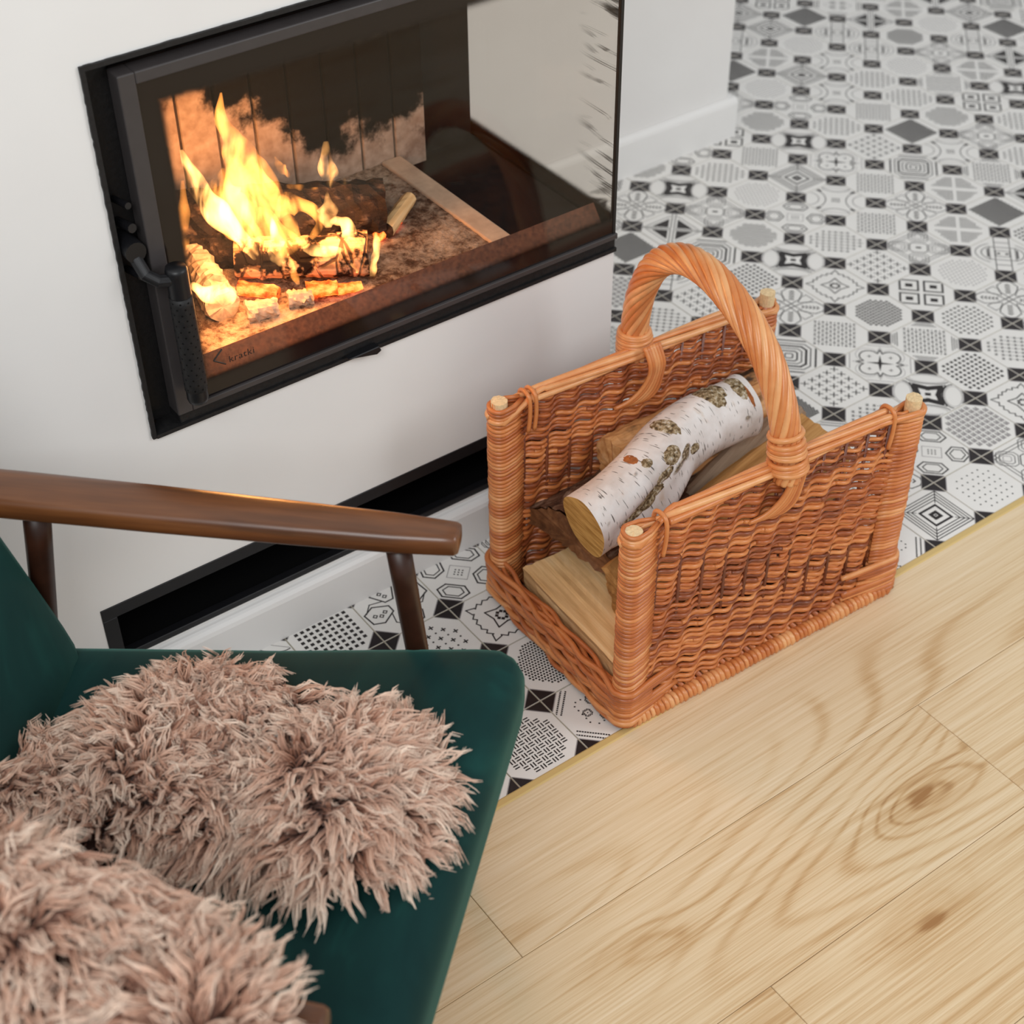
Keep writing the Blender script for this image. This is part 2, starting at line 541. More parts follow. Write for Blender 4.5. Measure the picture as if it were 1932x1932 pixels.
M_WALL = m_wall()
M_BASE = plain('white_gloss_paint', srgb(238, 237, 235), 0.35)
M_GROUT = plain('grout', srgb(172, 164, 146), 0.9, var=0.12, scale=200)
M_GLAZE = plain('white_glaze', srgb(236, 234, 230), 0.34, spec=0.4, var=0.02, scale=10)
M_DARK = plain('black_glaze', srgb(38, 32, 34), 0.36, spec=0.4, var=0.2, scale=120)
M_INK = plain('printed_ink', srgb(36, 31, 31), 0.4, spec=0.4)
M_INKG = plain('printed_grey_ink', srgb(158, 154, 154), 0.4, spec=0.4)
M_PLANK = m_planks()
M_BRASS = plain('brass_strip', srgb(218, 188, 124), 0.42, metal=0.15, spec=0.5)
M_BLACK = plain('black_enamel', srgb(20, 20, 23), 0.42, spec=0.45, var=0.15, scale=60)
M_BLACKR = plain('black_rough_iron', srgb(22, 21, 22), 0.6, spec=0.45, var=0.35, scale=150, bump=0.4)
M_GREYM = plain('grey_door_metal', srgb(62, 58, 58), 0.45, spec=0.5, var=0.06, scale=60)
M_DUCT = plain('duct_black', srgb(7, 7, 8), 0.6, spec=0.2)
M_RUST = plain('rusty_steel', srgb(92, 54, 33), 0.75, var=0.45, scale=160)
M_IRON = plain('firebox_iron', srgb(17, 12, 12), 0.8, var=0.4, scale=50, spec=0.2)
M_WICKER = m_wicker()
M_PITH = plain('pale_cut_willow', srgb(226, 200, 156), 0.8, var=0.14, scale=300, bump=0.4)
M_BIRCH = m_birch()
M_BARK = m_bark()
M_BIRCHEND = m_cutend('birch_sawn_end', srgb(150, 108, 54), srgb(204, 162, 96))
M_PALEWOOD = m_wood('pale_split_wood', srgb(200, 152, 98), srgb(236, 192, 136), srgb(248, 214, 164), rings=60, dirt=None)
M_TANWOOD = m_wood('tan_split_wood', srgb(112, 72, 36), srgb(172, 122, 68), srgb(206, 158, 98), grain=(5, 120, 120))
M_REDWOOD = m_wood('orange_split_wood', srgb(166, 104, 54), srgb(206, 150, 96), srgb(228, 184, 138), rings=70, dirt=srgb(52, 40, 30))
M_GREYWOOD = m_wood('grey_weathered_wood', srgb(104, 86, 70), srgb(152, 128, 106), srgb(182, 158, 134))
M_DARKWOOD = m_wood('brown_split_wood', srgb(70, 40, 22), srgb(110, 70, 42), srgb(146, 100, 64))
M_VELVET = m_velvet()
M_FUR = m_fur()
M_HIDE = plain('sheep_hide', srgb(66, 40, 32), 0.9)
M_WALNUT = m_walnut()
M_WALNUTD = plain('dark_walnut', srgb(54, 28, 16), 0.4, spec=0.5, var=0.3, scale=30)
M_FBRICK = m_firebrick()
M_ASH = m_ash()
M_STONE = plain('pale_fire_stone', srgb(196, 170, 146), 0.9, var=0.14, scale=50, spec=0.1)
M_CHAR = m_char()
M_EMBER = m_char(3.0)
M_BURN = m_burnlog()
M_ASHLOG = plain('ash_crusted_wood', srgb(176, 158, 140), 0.95, var=0.35, scale=70, spec=0.05, bump=0.8)

# ------------------------------------------------------------------ THE SETTING
WY = -0.004                      # front plane of the chimney wall
XR = -0.508                      # its right-hand corner
XL = -3.6
mb = MB()
t_ = 0.06
VX0, VX1, VZ0, VZ1 = -1.340, -0.575, 0.083, 0.181
FX0, FZ0, FZ1 = -1.226, 0.410, 0.892
for a, b in [((XL, 0), (XR, VZ0)), ((XL, VZ0), (VX0, VZ1)), ((VX1, VZ0), (XR, VZ1)), ((XL, VZ1), (XR, FZ0)),
             ((XL, FZ0), (FX0, FZ1)), ((XL, FZ1), (XR, 2.5))]:
    mb.box((a[0], WY, a[1]), (b[0], WY + t_, b[1]))
mb.box((XR - t_, WY + t_, 0), (XR, 1.1, FZ0))            # return of the plinth under the side glass
mb.box((XR - t_, 0.42, FZ0), (XR, 1.1, FZ1))
mb.box((XR - t_, WY + t_, FZ1), (XR, 1.1, 2.5))
tag(mb.build('wall_front', M_WALL), kind='structure')

mb = MB(); mb.box((XR - 0.6, 0.716, 0), (0.385, 0.9, 2.5))
tag(mb.build('wall_back', M_WALL), kind='structure')

def skirting(name, x0, x1, y, h, d, endcap=None):
    # profile in (depth, height): flat face with a rounded top
    pr = [(0, 0), (-d, 0), (-d, h - 0.012), (-d + 0.002, h - 0.006), (-d + 0.006, h - 0.002), (-d + 0.010, h), (0, h)]
    V = []; n = len(pr)
    for x in (x0, x1):
        V += [(x, y + p[0], p[1]) for p in pr]
    F = [(i, (i + 1) % n, n + (i + 1) % n, n + i) for i in range(n)] + [tuple(range(n - 1, -1, -1)), tuple(range(n, 2 * n))]
    mb = MB().add(V, F)
    return tag(mb.build(name, M_BASE), kind='structure')
skirting('baseboard_front', XL, XR + 0.001, WY - 0.0005, 0.078, 0.0165)
skirting('baseboard_back', XR + 0.003, 0.403, 0.7155, 0.088, 0.0145)
mb = MB(); mb.box((0.3855, 0.7157, 0), (0.403, 0.9, 0.088))
o = mb.build('baseboard_side', M_BASE); bevel(o, 0.004, 2); tag(o, kind='structure')

mb = MB(); mb.box((-4.2, -3.6, -0.06), (3.6, 2.8, -0.0016))
floor = tag(mb.build('floor', M_GROUT), kind='structure')

# ---- printed tiles
CELL = 0.11
S2 = math.sqrt(0.5)

class Pat:
    """flat print in tile units; coordinates (a,b) are the tile's diagonals when rot=True"""
    def __init__(s): s.polys = []
    def T(s, p, rot):
        return (S2 * (p[0] + p[1]), S2 * (-p[0] + p[1])) if rot else p
    def poly(s, pts, rot=False, m=0):
        s.polys.append(([s.T(p, rot) for p in pts], m))
    def rect(s, cx, cy, w, h, rot=False, m=0):
        s.poly([(cx - w / 2, cy - h / 2), (cx + w / 2, cy - h / 2), (cx + w / 2, cy + h / 2), (cx - w / 2, cy + h / 2)], rot, m)
    def line(s, pts, w, closed=False, rot=False, m=0):
        n = len(pts); w = w * 1.3 if w < .03 else w
        for i in range(n if closed else n - 1):
            (x0, y0), (x1, y1) = pts[i], pts[(i + 1) % n]
            L = math.hypot(x1 - x0, y1 - y0)
            if L < 1e-6: continue
            dx, dy = (x1 - x0) / L, (y1 - y0) / L
            e = w * 0.45
            x0, y0, x1, y1 = x0 - dx * e, y0 - dy * e, x1 + dx * e, y1 + dy * e
            nx, ny = -dy * w / 2, dx * w / 2
            s.poly([(x0 - nx, y0 - ny), (x1 - nx, y1 - ny), (x1 + nx, y1 + ny), (x0 + nx, y0 + ny)], rot, m)
    def ell(s, cx, cy, rx, ry, w, rot=False, m=0, a0=0, a1=360, n=20):
        s.line([(cx + rx * math.cos(math.radians(a0 + (a1 - a0) * i / n)), cy + ry * math.sin(math.radians(a0 + (a1 - a0) * i / n))) for i in range(n + 1)], w, False, rot, m)

def octo(r, c):
    k = r - c
    return [(r, -k), (r, k), (k, r), (-k, r), (-r, k), (-r, -k), (-k, -r), (k, -r)]

def dots(p, n, size, half, rot=False, mask=None, m=0, stag=False):
    st = 2 * half / n
    for i in range(n):
        for j in range(n):
            x = -half + (i + 0.5) * st + (st / 2 if stag and j % 2 else 0); y = -half + (j + 0.5) * st
            if mask and not mask(x, y): continue
            p.rect(x, y, size * st, size * st, rot, m)

def inoct(r, rot=False):
    lim = r * 1.30
    if rot: return lambda a, b: abs(a) < r * 1.0 and abs(b) < r * 1.0 and abs(a) + abs(b) < lim
    return lambda x, y: abs(x) + abs(y) < lim

def P_dd(): p = Pat(); dots(p, 17, 0.84, 0.355, stag=True); return p
def P_dm(): p = Pat(); dots(p, 12, 0.72, 0.37, mask=inoct(0.42)); return p
def P_do(): p = Pat(); dots(p, 19, 0.66, 0.40, mask=lambda x, y: abs(x) + abs(y) < 0.54, stag=True); return p
def P_dl(): p = Pat(); dots(p, 11, 0.42, 0.40, mask=inoct(0.44), m=1, stag=True); return p
def P_sp(): p = Pat(); dots(p, 7, 0.22, 0.38, rot=False, mask=lambda x, y: abs(x) + abs(y) < 0.60); return p
def P_gc(): p = Pat(); dots(p, 9, 0.56, 0.40, mask=lambda x, y: abs(x) + abs(y) < 0.66); return p
def P_gp():
    p = Pat(); n = 9; st = 0.8 / n
    for i in range(n):
        for j in range(n):
            x = -0.4 + (i + .5) * st; y = -0.4 + (j + .5) * st
            if abs(x) + abs(y) < 0.62:
                p.rect(x, y, st * .62, st * .22); p.rect(x, y, st * .22, st * .62)
    return p
def P_pl():
    p = Pat(); n = 5; st = 0.155
    for i in range(-2, 3):
        for j in range(-2, 3):
            a = (i - j) * st * .72; b = (i + j) * st * .72
            p.rect(a, b, 0.13, 0.018, True); p.rect(a, b, 0.018, 0.13, True)
    return p
def P_co():
    p = Pat()
    for r, w in ((0.42, .03), (0.34, .014), (0.27, .028), (0.20, .014), (0.13, .02), (0.06, .016)):
        p.line(octo(r, r * 0.30), w, True, True)
    return p
def P_ns():
    p = Pat()
    for r, w in ((0.37, .012), (0.325, .012), (0.28, .012), (0.235, .012), (0.155, .036), (0.05, .05)):
        p.line([(-r, -r), (r, -r), (r, r), (-r, r)], w, True)
    p.rect(0, 0, .03, .03)
    for sx, sy in ((1, 1), (-1, -1), (1, -1), (-1, 1)):
        p.line([(0.19 * sx, 0.19 * sy), (0.37 * sx, 0.37 * sy)], .010)
    return p
def P_fw():
    p = Pat()
    for a in (-.2, .2):
        for b in (-.2, .2):
            r = .15
            p.line([(a - r, b - r), (a + r, b - r), (a + r, b + r), (a - r, b + r)], .034, True, True)
            p.rect(a, b, .12, .10, True); 
    return p
def P_qf():
    p = Pat()
    pts = []
    for k in range(4):
        c = math.radians(45 + 90 * k)
        cx, cy = .235 * math.cos(c), .235 * math.sin(c)
        for i in range(9):
            a = c + math.radians(-100 + 200 * i / 8)
            pts.append((cx + .155 * math.cos(a), cy + .155 * math.sin(a)))
        ca = math.radians(90 + 90 * k); pts.append((.36 * math.cos(ca), .36 * math.sin(ca)))
    p.line(pts, .016, True, True)
    p.line([(x * 1.19, y * 1.19) for x, y in pts], .006, True, True, 1)
    p.line(octo(.47, .20), .010, True, True, 1)
    for d in (0, 90, 180, 270):
        a = math.radians(d); n = a + math.pi / 2
        p.poly([(.03 * math.cos(n), .03 * math.sin(n)), (-.03 * math.cos(n), -.03 * math.sin(n)), (.22 * math.cos(a), .22 * math.sin(a))], True)
        c = math.radians(45 + d)
        p.rect(.235 * math.cos(c), .235 * math.sin(c), .07, .012, True); p.rect(.235 * math.cos(c), .235 * math.sin(c), .012, .07, True)
    return p
def P_le():
    p = Pat()
    for cx, cy, rx, ry in ((.38, 0, .16, .30), (-.38, 0, .16, .30)):
        p.ell(cx, cy, rx, ry, .016, True); p.ell(cx, cy, rx * .82, ry * .86, .008, True, 1)
    for cx, cy, rx, ry in ((0, .40, .34, .13), (0, -.40, .34, .13)):
        p.ell(cx, cy, rx, ry, .014, True); p.ell(cx, cy, rx * .82, ry * .75, .008, True, 1)
    q = .20
    ring = [(-q, -q), (0, -q * .72), (q, -q), (q * .78, 0), (q, q), (0, q * .72), (-q, q), (-q * .78, 0)]
    p.line(ring, .085, True, True); p.line([(x * 1.35, y * 1.35) for x, y in ring], .012, True, True)
    p.rect(0, 0, .09, .07, True)
    return p
def P_tr():
    p = Pat()
    for sa in (1, -1):
        for sb in (1, -1):
            p.poly([(sa * .075, sb * .05), (sa * .36, sb * .05), (sa * .075, sb * .34)], True)
            p.line([(sa * .03, sb * .54), (sa * .03, sb * .02), (sa * .54, sb * .02)], .012, False, True)
            p.line([(sa * .06, sb * .44), (sa * .46, sb * .04)], .010, False, True)
    return p
def hexa(cx, cy, w, h, c):
    return [(cx - w, cy), (cx - w + c, cy + h), (cx + w - c, cy + h), (cx + w, cy), (cx + w - c, cy - h), (cx - w + c, cy - h)]
def P_hx():
    p = Pat()
    for cx, cy, w, h in ((.37, 0, .17, .16), (-.37, 0, .17, .16), (0, .37, .22, .12), (0, -.37, .22, .12)):
        p.line(hexa(cx, cy, w, h, .09), .017, True, True)
        p.line(hexa(cx, cy, w * .66, h * .66, .06), .013, True, True)
    p.line([(-.14, -.12), (.14, -.12), (.14, .12), (-.14, .12)], .008, True, True, 1)
    for i in (-1, 0, 1):
        for j in (-1, 0, 1): p.rect(i * .05, j * .045, .022, .022, True)
    return p
def P_st():
    p = Pat(); pts = []
    q = [(.48, 0), (.38, .06), (.36, .05), (.36, .14), (.30, .14), (.30, .22), (.24, .24), (.22, .30), (.14, .30), (.14, .36), (.05, .36), (.06, .38)]
    for k in range(4):
        c, s_ = [(1, 0), (0, 1), (-1, 0), (0, -1)][k]
        pts += [(x * c - y * s_, x * s_ + y * c) for x, y in q]
    p.line(pts, .014, True, True)
    inner = []
    for k in range(8):
        r = .23 if k % 2 == 0 else .13
        inner.append((r * math.cos(k * math.pi / 4), r * math.sin(k * math.pi / 4)))
    p.line(inner, .016, True, True)
    for k in range(8):
        a = k * math.pi / 4 + .39
        p.rect(.07 * math.cos(a), .07 * math.sin(a), .045, .045, True)
    for sx in (1, -1):
        for sy in (1, -1):
            for d in (0, .05, .1): p.rect(sx * (.33 + d * .6), sy * (.43 - d), .035, .03, True)
    return p
def P_bw():
    p = Pat(); st = .088
    for i in range(-5, 6):
        for j in range(-5, 6):
            x, y = i * st, j * st
            if abs(x) + abs(y) > .60 or max(abs(x), abs(y)) > .41: continue
            if (i + j) % 2:
                p.rect(x - .018, y, .018, .07); p.rect(x + .022, y, .018, .07)
            else:
                p.rect(x, y - .018, .07, .018); p.rect(x, y + .022, .07, .018)
    return p
def P_bl():
    p = Pat(); st = .1
    for i in range(-4, 5):
        for j in range(-4, 5):
            x, y = i * st, j * st
            if abs(x) + abs(y) > .62 or max(abs(x), abs(y)) > .41: continue
            p.rect(x, y, .075, .05, m=1)
            p.rect(x - .02, y + .04, .016, .03); p.rect(x + .02, y + .04, .016, .03)
    return p
def P_px():
    p = Pat(); u = .026
    fl = [(0, 3), (1, 3), (-1, 3), (2, 2), (-2, 2), (3, 1), (3, 0), (3, -1), (-3, 1), (-3, 0), (-3, -1), (2, -2), (-2, -2), (0, -3), (1, -3), (-1, -3), (1, 2), (-1, 2), (2, 1), (-2, 1), (2, -1), (-2, -1), (1, -2), (-1, -2), (0, 0)]
    for cx, cy in ((.15, 0), (-.15, 0), (0, .15), (0, -.15)):
        for i, j in fl: p.rect(cx + (i - j) * .5 * u + 0, cy + (i + j) * .5 * u, u * .66, u * .66, False)
    for k in range(-5, 6):
        if abs(k) > 0:
            p.rect(k * .055, (0.31 - abs(k) * .055), .022, .022, True); p.rect(k * .055, -(0.31 - abs(k) * .055), .022, .022, True)
    for s_ in (1, -1):
        for k in range(-6, 7):
            p.rect(k * .032, s_ * .42, .024, .022, True); p.rect(k * .032, s_ * .48, .024, .022, True)
            p.rect(s_ * .42, k * .032, .022, .024, True); p.rect(s_ * .48, k * .032, .022, .024, True)
    return p
def P_hb():
    p = Pat()
    for sa in (1, -1):
        for sb in (1, -1):
            for k in range(7):
                d = .07 + k * .052
                n = max(2, int((.40 - d * .55) / .045))
                for i in range(n):
                    a = .03 + i * .047
                    x, y = sa * (a + .0), sb * (d - a * .0)
                    if a + d < .52: p.poly([(sa * a, sb * d), (sa * (a + .036), sb * (d + .0)), (sa * (a + .050), sb * (d + .024)), (sa * (a + .014), sb * (d + .024))], True)
    return p
def P_zz():
    p = Pat(); st = .058
    for j in range(-6, 7):
        pts = []
        for i in range(-8, 9):
            a = i * .05; b = j * st + (.022 if i % 2 else -.022)
            if abs(a) + abs(b) < .53: pts.append((a, b))
        if len(pts) > 1: p.line(pts, .012, False, True)
    return p
def P_fl():
    p = Pat()
    for d in (0, 90, 180, 270):
        a = math.radians(d); c, s_ = math.cos(a), math.sin(a)
        R = lambda x, y: (x * c - y * s_, x * s_ + y * c)
        p.line([R(.06, .0), R(.22, .14), R(.40, .17), R(.52, .08), R(.54, 0), R(.52, -.08), R(.40, -.17), R(.22, -.14), R(.06, 0)], .013, False, True)
        for k in range(5):
            x = .18 + k * .06
            p.line([R(x, -.035), R(x + .03, 0), R(x, .035)], .016, False, True)
        b = a + math.pi / 4; c2, s2 = math.cos(b), math.sin(b)
        R2 = lambda x, y: (x * c2 - y * s2, x * s2 + y * c2)
        p.line([R2(.16, 0), R2(.28, .09), R2(.42, .09), R2(.42, -.09), R2(.28, -.09), R2(.16, 0)], .010, False, True)
    p.line([(-.06, 0), (0, .06), (.06, 0), (0, -.06)], .014, True, True)
    return p
def P_vi():
    p = Pat()
    for s_ in (1, -1):
        p.ell(s_ * .46, 0, .28, .34, .012, True, 0, 90 if s_ > 0 else -90, 270 if s_ > 0 else 90)
        p.ell(s_ * .50, 0, .20, .22, .008, True, 0, 95 if s_ > 0 else -85, 265 if s_ > 0 else 85)
        p.ell(0, s_ * .56, .30, .26, .012, True, 0, 190 if s_ > 0 else 10, 350 if s_ > 0 else 170)
        p.line([(-.24, s_ * .43), (.24, s_ * .43)], .008, False, True, 1)
        for t in (1, -1):
            p.poly([(s_ * .24, t * .30), (s_ * .38, t * .40), (s_ * .30, t * .26)], True)
    for k in (-.06, -.02, .02, .06): p.rect(k, 0, .012, .10, True)
    p.rect(0, .06, .16, .01, True); p.rect(0, -.06, .16, .01, True)
    return p
def P_to():
    p = Pat()
    for s_ in (1, -1):
        p.line([(s_ * .13, .54), (s_ * .13, -.54)], .012, False, True)
        p.ell(0, 0, .46, .34, .010, True, 0, -60 if s_ > 0 else 120, 60 if s_ > 0 else 240)
        p.ell(0, 0, .36, .26, .012, True, 0, -50 if s_ > 0 else 130, 50 if s_ > 0 else 230)
        p.line([(-.13, s_ * .36), (.13, s_ * .36)], .012, False, True)
        p.line([(s_ * .25, .12), (s_ * .25, -.12)], .022, False, True)
    p.line([(-.22, -.2), (.22, -.2), (.22, .2), (-.22, .2)], .012, True, True)
    p.rect(-.07, 0, .05, .05, True); p.rect(.07, 0, .05, .05, True)
    p.line([(-.12, -.09), (.12, -.09), (.12, .09), (-.12, .09)], .012, True, True)
    return p
def P_la():
    p = Pat()
    for i in range(-5, 6):
        for j in range(-5, 6):
            a, b = i * .062, j * .062
            if abs(a) > .34 or abs(b) > .34: continue
            r = .026
            if (i + j) % 2 == 0: p.poly([(a - r, b), (a, b - r), (a + r, b), (a, b + r)], True)
            elif i % 2: p.rect(a, b, .046, .013, True)
            else: p.rect(a, b, .013, .046, True)
    return p
def P_lb():
    p = P_la()
    for s_ in (1, -1):
        for d in (.43, .465, .50):
            p.line([(-.19 + (d - .43), s_ * d), (.19 - (d - .43), s_ * d)], .010, False, True)
            p.line([(s_ * d, -.19 + (d - .43)), (s_ * d, .19 - (d - .43))], .010, False, True)
    return p
def P_ds():
    p = Pat()
    for i in range(-4, 5):
        for j in range(-3, 4):
            a, b = i * .105, j * .10
            if abs(a) + abs(b) > .56: continue
            p.rect(a, b + .018, .05, .014, True); p.rect(a, b - .018, .05, .014, True); p.rect(a, b, .014, .045, True)
            if abs(a) + abs(b) < .45: p.rect(a + .0525, b, .03, .010, True)
    return p
def P_oc():
    p = Pat()
    for cx, cy in ((.34, 0), (-.34, 0), (0, .36), (0, -.36)):
        for r in (.16, .11, .06): p.line([(cx + r * x / .5, cy + r * y / .5) for x, y in octo(.5, .18)], .009, True, True, 0 if r > .1 else 1)
    for s_ in (1, -1):
        for d in (.34, .40):
            p.line([(s_ * d, -.40), (s_ * d, .40)], .009); p.line([(-.40, s_ * d), (.40, s_ * d)], .009)
    p.line(octo(.15, .05), .012, True, True); p.rect(0, 0, .09, .05, True)
    return p
def P_xk():
    p = Pat()
    for i in range(-3, 4):
        for j in range(-3, 4):
            x, y = i * .115, j * .115
            if abs(x) + abs(y) > .5: continue
            if (i + j) % 2 == 0: p.rect(x, y, .075, .02); p.rect(x, y, .02, .075)
            else: p.rect(x, y, .025, .025)
    return p
def P_fi():
    p = Pat()
    for k in range(4):
        c, s_ = [(1, 0), (0, 1), (-1, 0), (0, -1)][k]
        R = lambda x, y: (x * c - y * s_, x * s_ + y * c)
        p.line([R(.10, .10), R(.30, .22), R(.44, .16), R(.46, -.04), R(.30, -.12), R(.10, -.02)], .016, True)
        for i in range(3):
            a, b = .20 + i * .075, .05 + (i % 2) * .04
            p.line([R(a - .03, b), R(a, b + .03), R(a + .03, b), R(a, b - .03)], .012, True)
        p.line([R(.05, .42), R(.18, .30), R(.14, .14)], .012)
    return p

PATS = {k[2:]: v for k, v in list(globals().items()) if k.startswith('P_') and callable(v)}
LAYOUT = {(0, -5): 'fl', (1, -5): 'le', (2, -5): 'ds', (3, -5): 'la', (4, -5): 'le', (0, -4): 'tr', (1, -4): 'oc', (2, -4): 'dl', (3, -4): 'ns',
          (-1, -4): 'dd', (0, -3): 'co', (1, -3): 'zz', (2, -3): 'hx', (1, -2): 'le', (2, -6): 'hx', (1, -6): 'zz', (4, -4): 'qf', (5, -4): 'pl',
          (4, -3): 'la', (5, -3): 'co', (6, -4): 'dd', (6, -3): 'vi', (3, -3): 'vi', (3, -2): 'la', (4, -2): 'fl', (5, -2): 'hb', (6, -2): 'lb',
          (2, -2): 'ds', (2, -1): 'pl', (3, -1): 'oc', (4, -1): 'hb', (5, -1): 'dd', (3, 0): 'dl', (4, 0): 'to', (6, -1): 'tr', (7, -3): 'oc',
          (8, -3): 'ds', (7, -2): 'ds', (1, -1): 'st', (2, 0): 'fw', (1, 0): 'dm', (0, -1): 'fl', (0, 0): 'la', (-1, 0): 'co', (0, 1): 'qf',
          (1, 1): 'lb', (2, 1): 'gp', (3, 1): 'fl', (-1, 1): 'pl', (0, 2): 'le', (1, 2): 'gc', (2, 2): 'ds', (-2, 1): 'dd', (-1, 2): 'ds',
          (0, 3): 'bl', (1, 3): 'st', (-2, 2): 'px', (-1, 3): 'hx', (0, 4): 'oc', (-1, 4): 'sp', (-2, 4): 'ns', (-3, 4): 'px', (-8, 1): 'hx',
          (-9, 1): 'fi', (-10, 1): 'gc', (-9, 2): 'xk', (-8, 2): 'st', (-8, 3): 'do', (-9, 3): 'fi', (-8, 4): 'px', (-9, 4): 'bw', (-10, 4): 'co',
          (4, -6): 'zz', (5, -6): 'hx', (5, -5): 'ds', (6, -5): 'la', (6, -6): 'vi', (7, -6): 'ds', (7, -5): 'ds', (8, -5): 'lb', (9, -5): 'hb',
          (8, -6): 'dl', (9, -6): 'oc', (10, -6): 'to', (4, -7): 'oc', (5, -7): 'dl', (6, -7): 'ns', (7, -7): 'vi', (8, -7): 'to', (9, -7): 'dm',
          (10, -7): 'dl', (11, -7): 'ns', (5, -8): 'dd', (6, -8): 'hb', (7, -8): 'dl', (8, -8): 'to', (9, -8): 'tr', (10, -8): 'hb', (6, -9): 'to',
          (7, -9): 'ns', (8, -9): 'dd', (7, -4): 'zz', (8, -4): 'fw', (9, -4): 'le', (11, -6): 'dd', (10, -5): 'tr', (-1, -3): 'to', (-1, -2): 'pl',
          (0, -2): 'gc', (-2, -2): 'ds', (-1, -1): 'qf', (-2, -1): 'ds', (-3, -1): 'la'}

def clip_poly(pts, lim, rot45):
    """clip a convex polygon to the octagon (|x|,|y|<lim and |x|+|y|<rot45)"""
    planes = [(1, 0, lim), (-1, 0, lim), (0, 1, lim), (0, -1, lim), (1, 1, rot45), (1, -1, rot45), (-1, 1, rot45), (-1, -1, rot45)]
    for nx, ny, d in planes:
        out = []
        for i in range(len(pts)):
            a, b = pts[i], pts[(i + 1) % len(pts)]
            da, db = nx * a[0] + ny * a[1] - d, nx * b[0] + ny * b[1] - d
            if da <= 0: out.append(a)
            if (da < 0 < db) or (db < 0 < da):
                t = da / (da - db); out.append((a[0] + (b[0] - a[0]) * t, a[1] + (b[1] - a[1]) * t))
        pts = out
        if len(pts) < 3: return None
    return pts

def tile_mesh(key, pat):
    mb = MB(); g = 0.490; leg = 0.22; th = 0.006; zt = 0.0
    k = g - leg
    oc = [(g, -k), (g, k), (k, g), (-k, g), (-g, k), (-g, -k), (-k, -g), (k, -g)]
    co = [(g, g), (-g, g), (-g, -g), (g, -g)]
    V = [(x * CELL, y * CELL, zt) for x, y in oc + co] + [(x * CELL, y * CELL, -th) for x, y in co]
    F = [tuple(range(8)), (1, 8, 2), (3, 9, 4), (5, 10, 6), (7, 11, 0), (11, 15, 12, 8, 1, 0), (8, 12, 13, 9, 3, 2), (9, 13, 14, 10, 5, 4), (10, 14, 15, 11, 7, 6)]
    mb.add(V, F); mb.m = [0, 1, 1, 1, 1, 0, 0, 0, 0]
    # thin grey outline between the octagon and its dark corners
    e = 0.012
    for i, j in ((1, 2), (3, 4), (5, 6), (7, 0)):
        a, b = np.array(oc[i]), np.array(oc[j]); n = (a + b); n = n / np.linalg.norm(n)
        q = [a - n * e, b - n * e, b, a]
        mb.add([(p[0] * CELL, p[1] * CELL, 0.00012) for p in q], [(0, 1, 2, 3)], 3)
    z = 0.00016
    vv = []; ff = []; mm = []
    for pts, m in pat.polys:
        ar = sum(pts[i][0] * pts[(i + 1) % len(pts)][1] - pts[(i + 1) % len(pts)][0] * pts[i][1] for i in range(len(pts)))
        if ar < 0: pts = pts[::-1]
        pts = clip_poly(pts, 0.478, 0.745)
        if not pts: continue
        b0 = len(vv); vv += [(x * CELL, y * CELL, z) for x, y in pts]; ff.append(tuple(range(b0, b0 + len(pts)))); mm.append(2 + m)
        z += 0.0000003
    mb.add(vv, ff); mb.m[-len(ff):] = mm
    o = mb.build('tile', [M_GLAZE, M_DARK, M_INK, M_INKG])
    me = o.data; bpy.data.objects.remove(o)
    return me
TILES = {k: tile_mesh(k, f()) for k, f in sorted(PATS.items())}
keys = sorted(TILES)
inv = [RIGHT, DOWN, FWD]
CP = Vector((-1.75643, -1.49280, 1.61016))
cells = []
for i in range(-15, 24):
    for j in range(-16, 5):
        x, y = (i + .5) * CELL, -(j - .5) * CELL
        if (x < XR - .06 and y > .0) or (y > .77 and x < .38): continue
        q = Vector((x, y, 0)) - CP
        u = 3001 * q.dot(RIGHT) / q.dot(FWD); v = 3001 * q.dot(DOWN) / q.dot(FWD)
        cells.append((max(abs(u), abs(v)), i, j, x, y))
cells.sort()
trng = random.Random(5)
for _, i, j, x, y in cells[:296]:
    k = LAYOUT.get((i, j)) or trng.choice(keys)
    o = bpy.data.objects.new('tile', TILES[k]); link(o, floor)
    o.location = (x, y, 0)

vv, ff, mm, base_i = [], [], [], 0
cache = {}
for _, i, j, x, y in cells[296:]:
    k = trng.choice(keys)
    if k not in cache:
        me = TILES[k]; co = np.zeros(len(me.vertices) * 3); me.vertices.foreach_get('co', co)
        cache[k] = (co.reshape(-1, 3), [tuple(p.vertices) for p in me.polygons], [p.material_index for p in me.polygons])
    co, fs, ms = cache[k]
    vv.append(co + np.array([x, y, 0])); ff += [tuple(q + base_i for q in f) for f in fs]; mm += ms; base_i += len(co)
mb = MB(); mb.add(np.concatenate(vv), ff); mb.m = mm
tag(mb.build('tile_field', [M_GLAZE, M_DARK, M_INK, M_INKG], floor), kind='stuff')

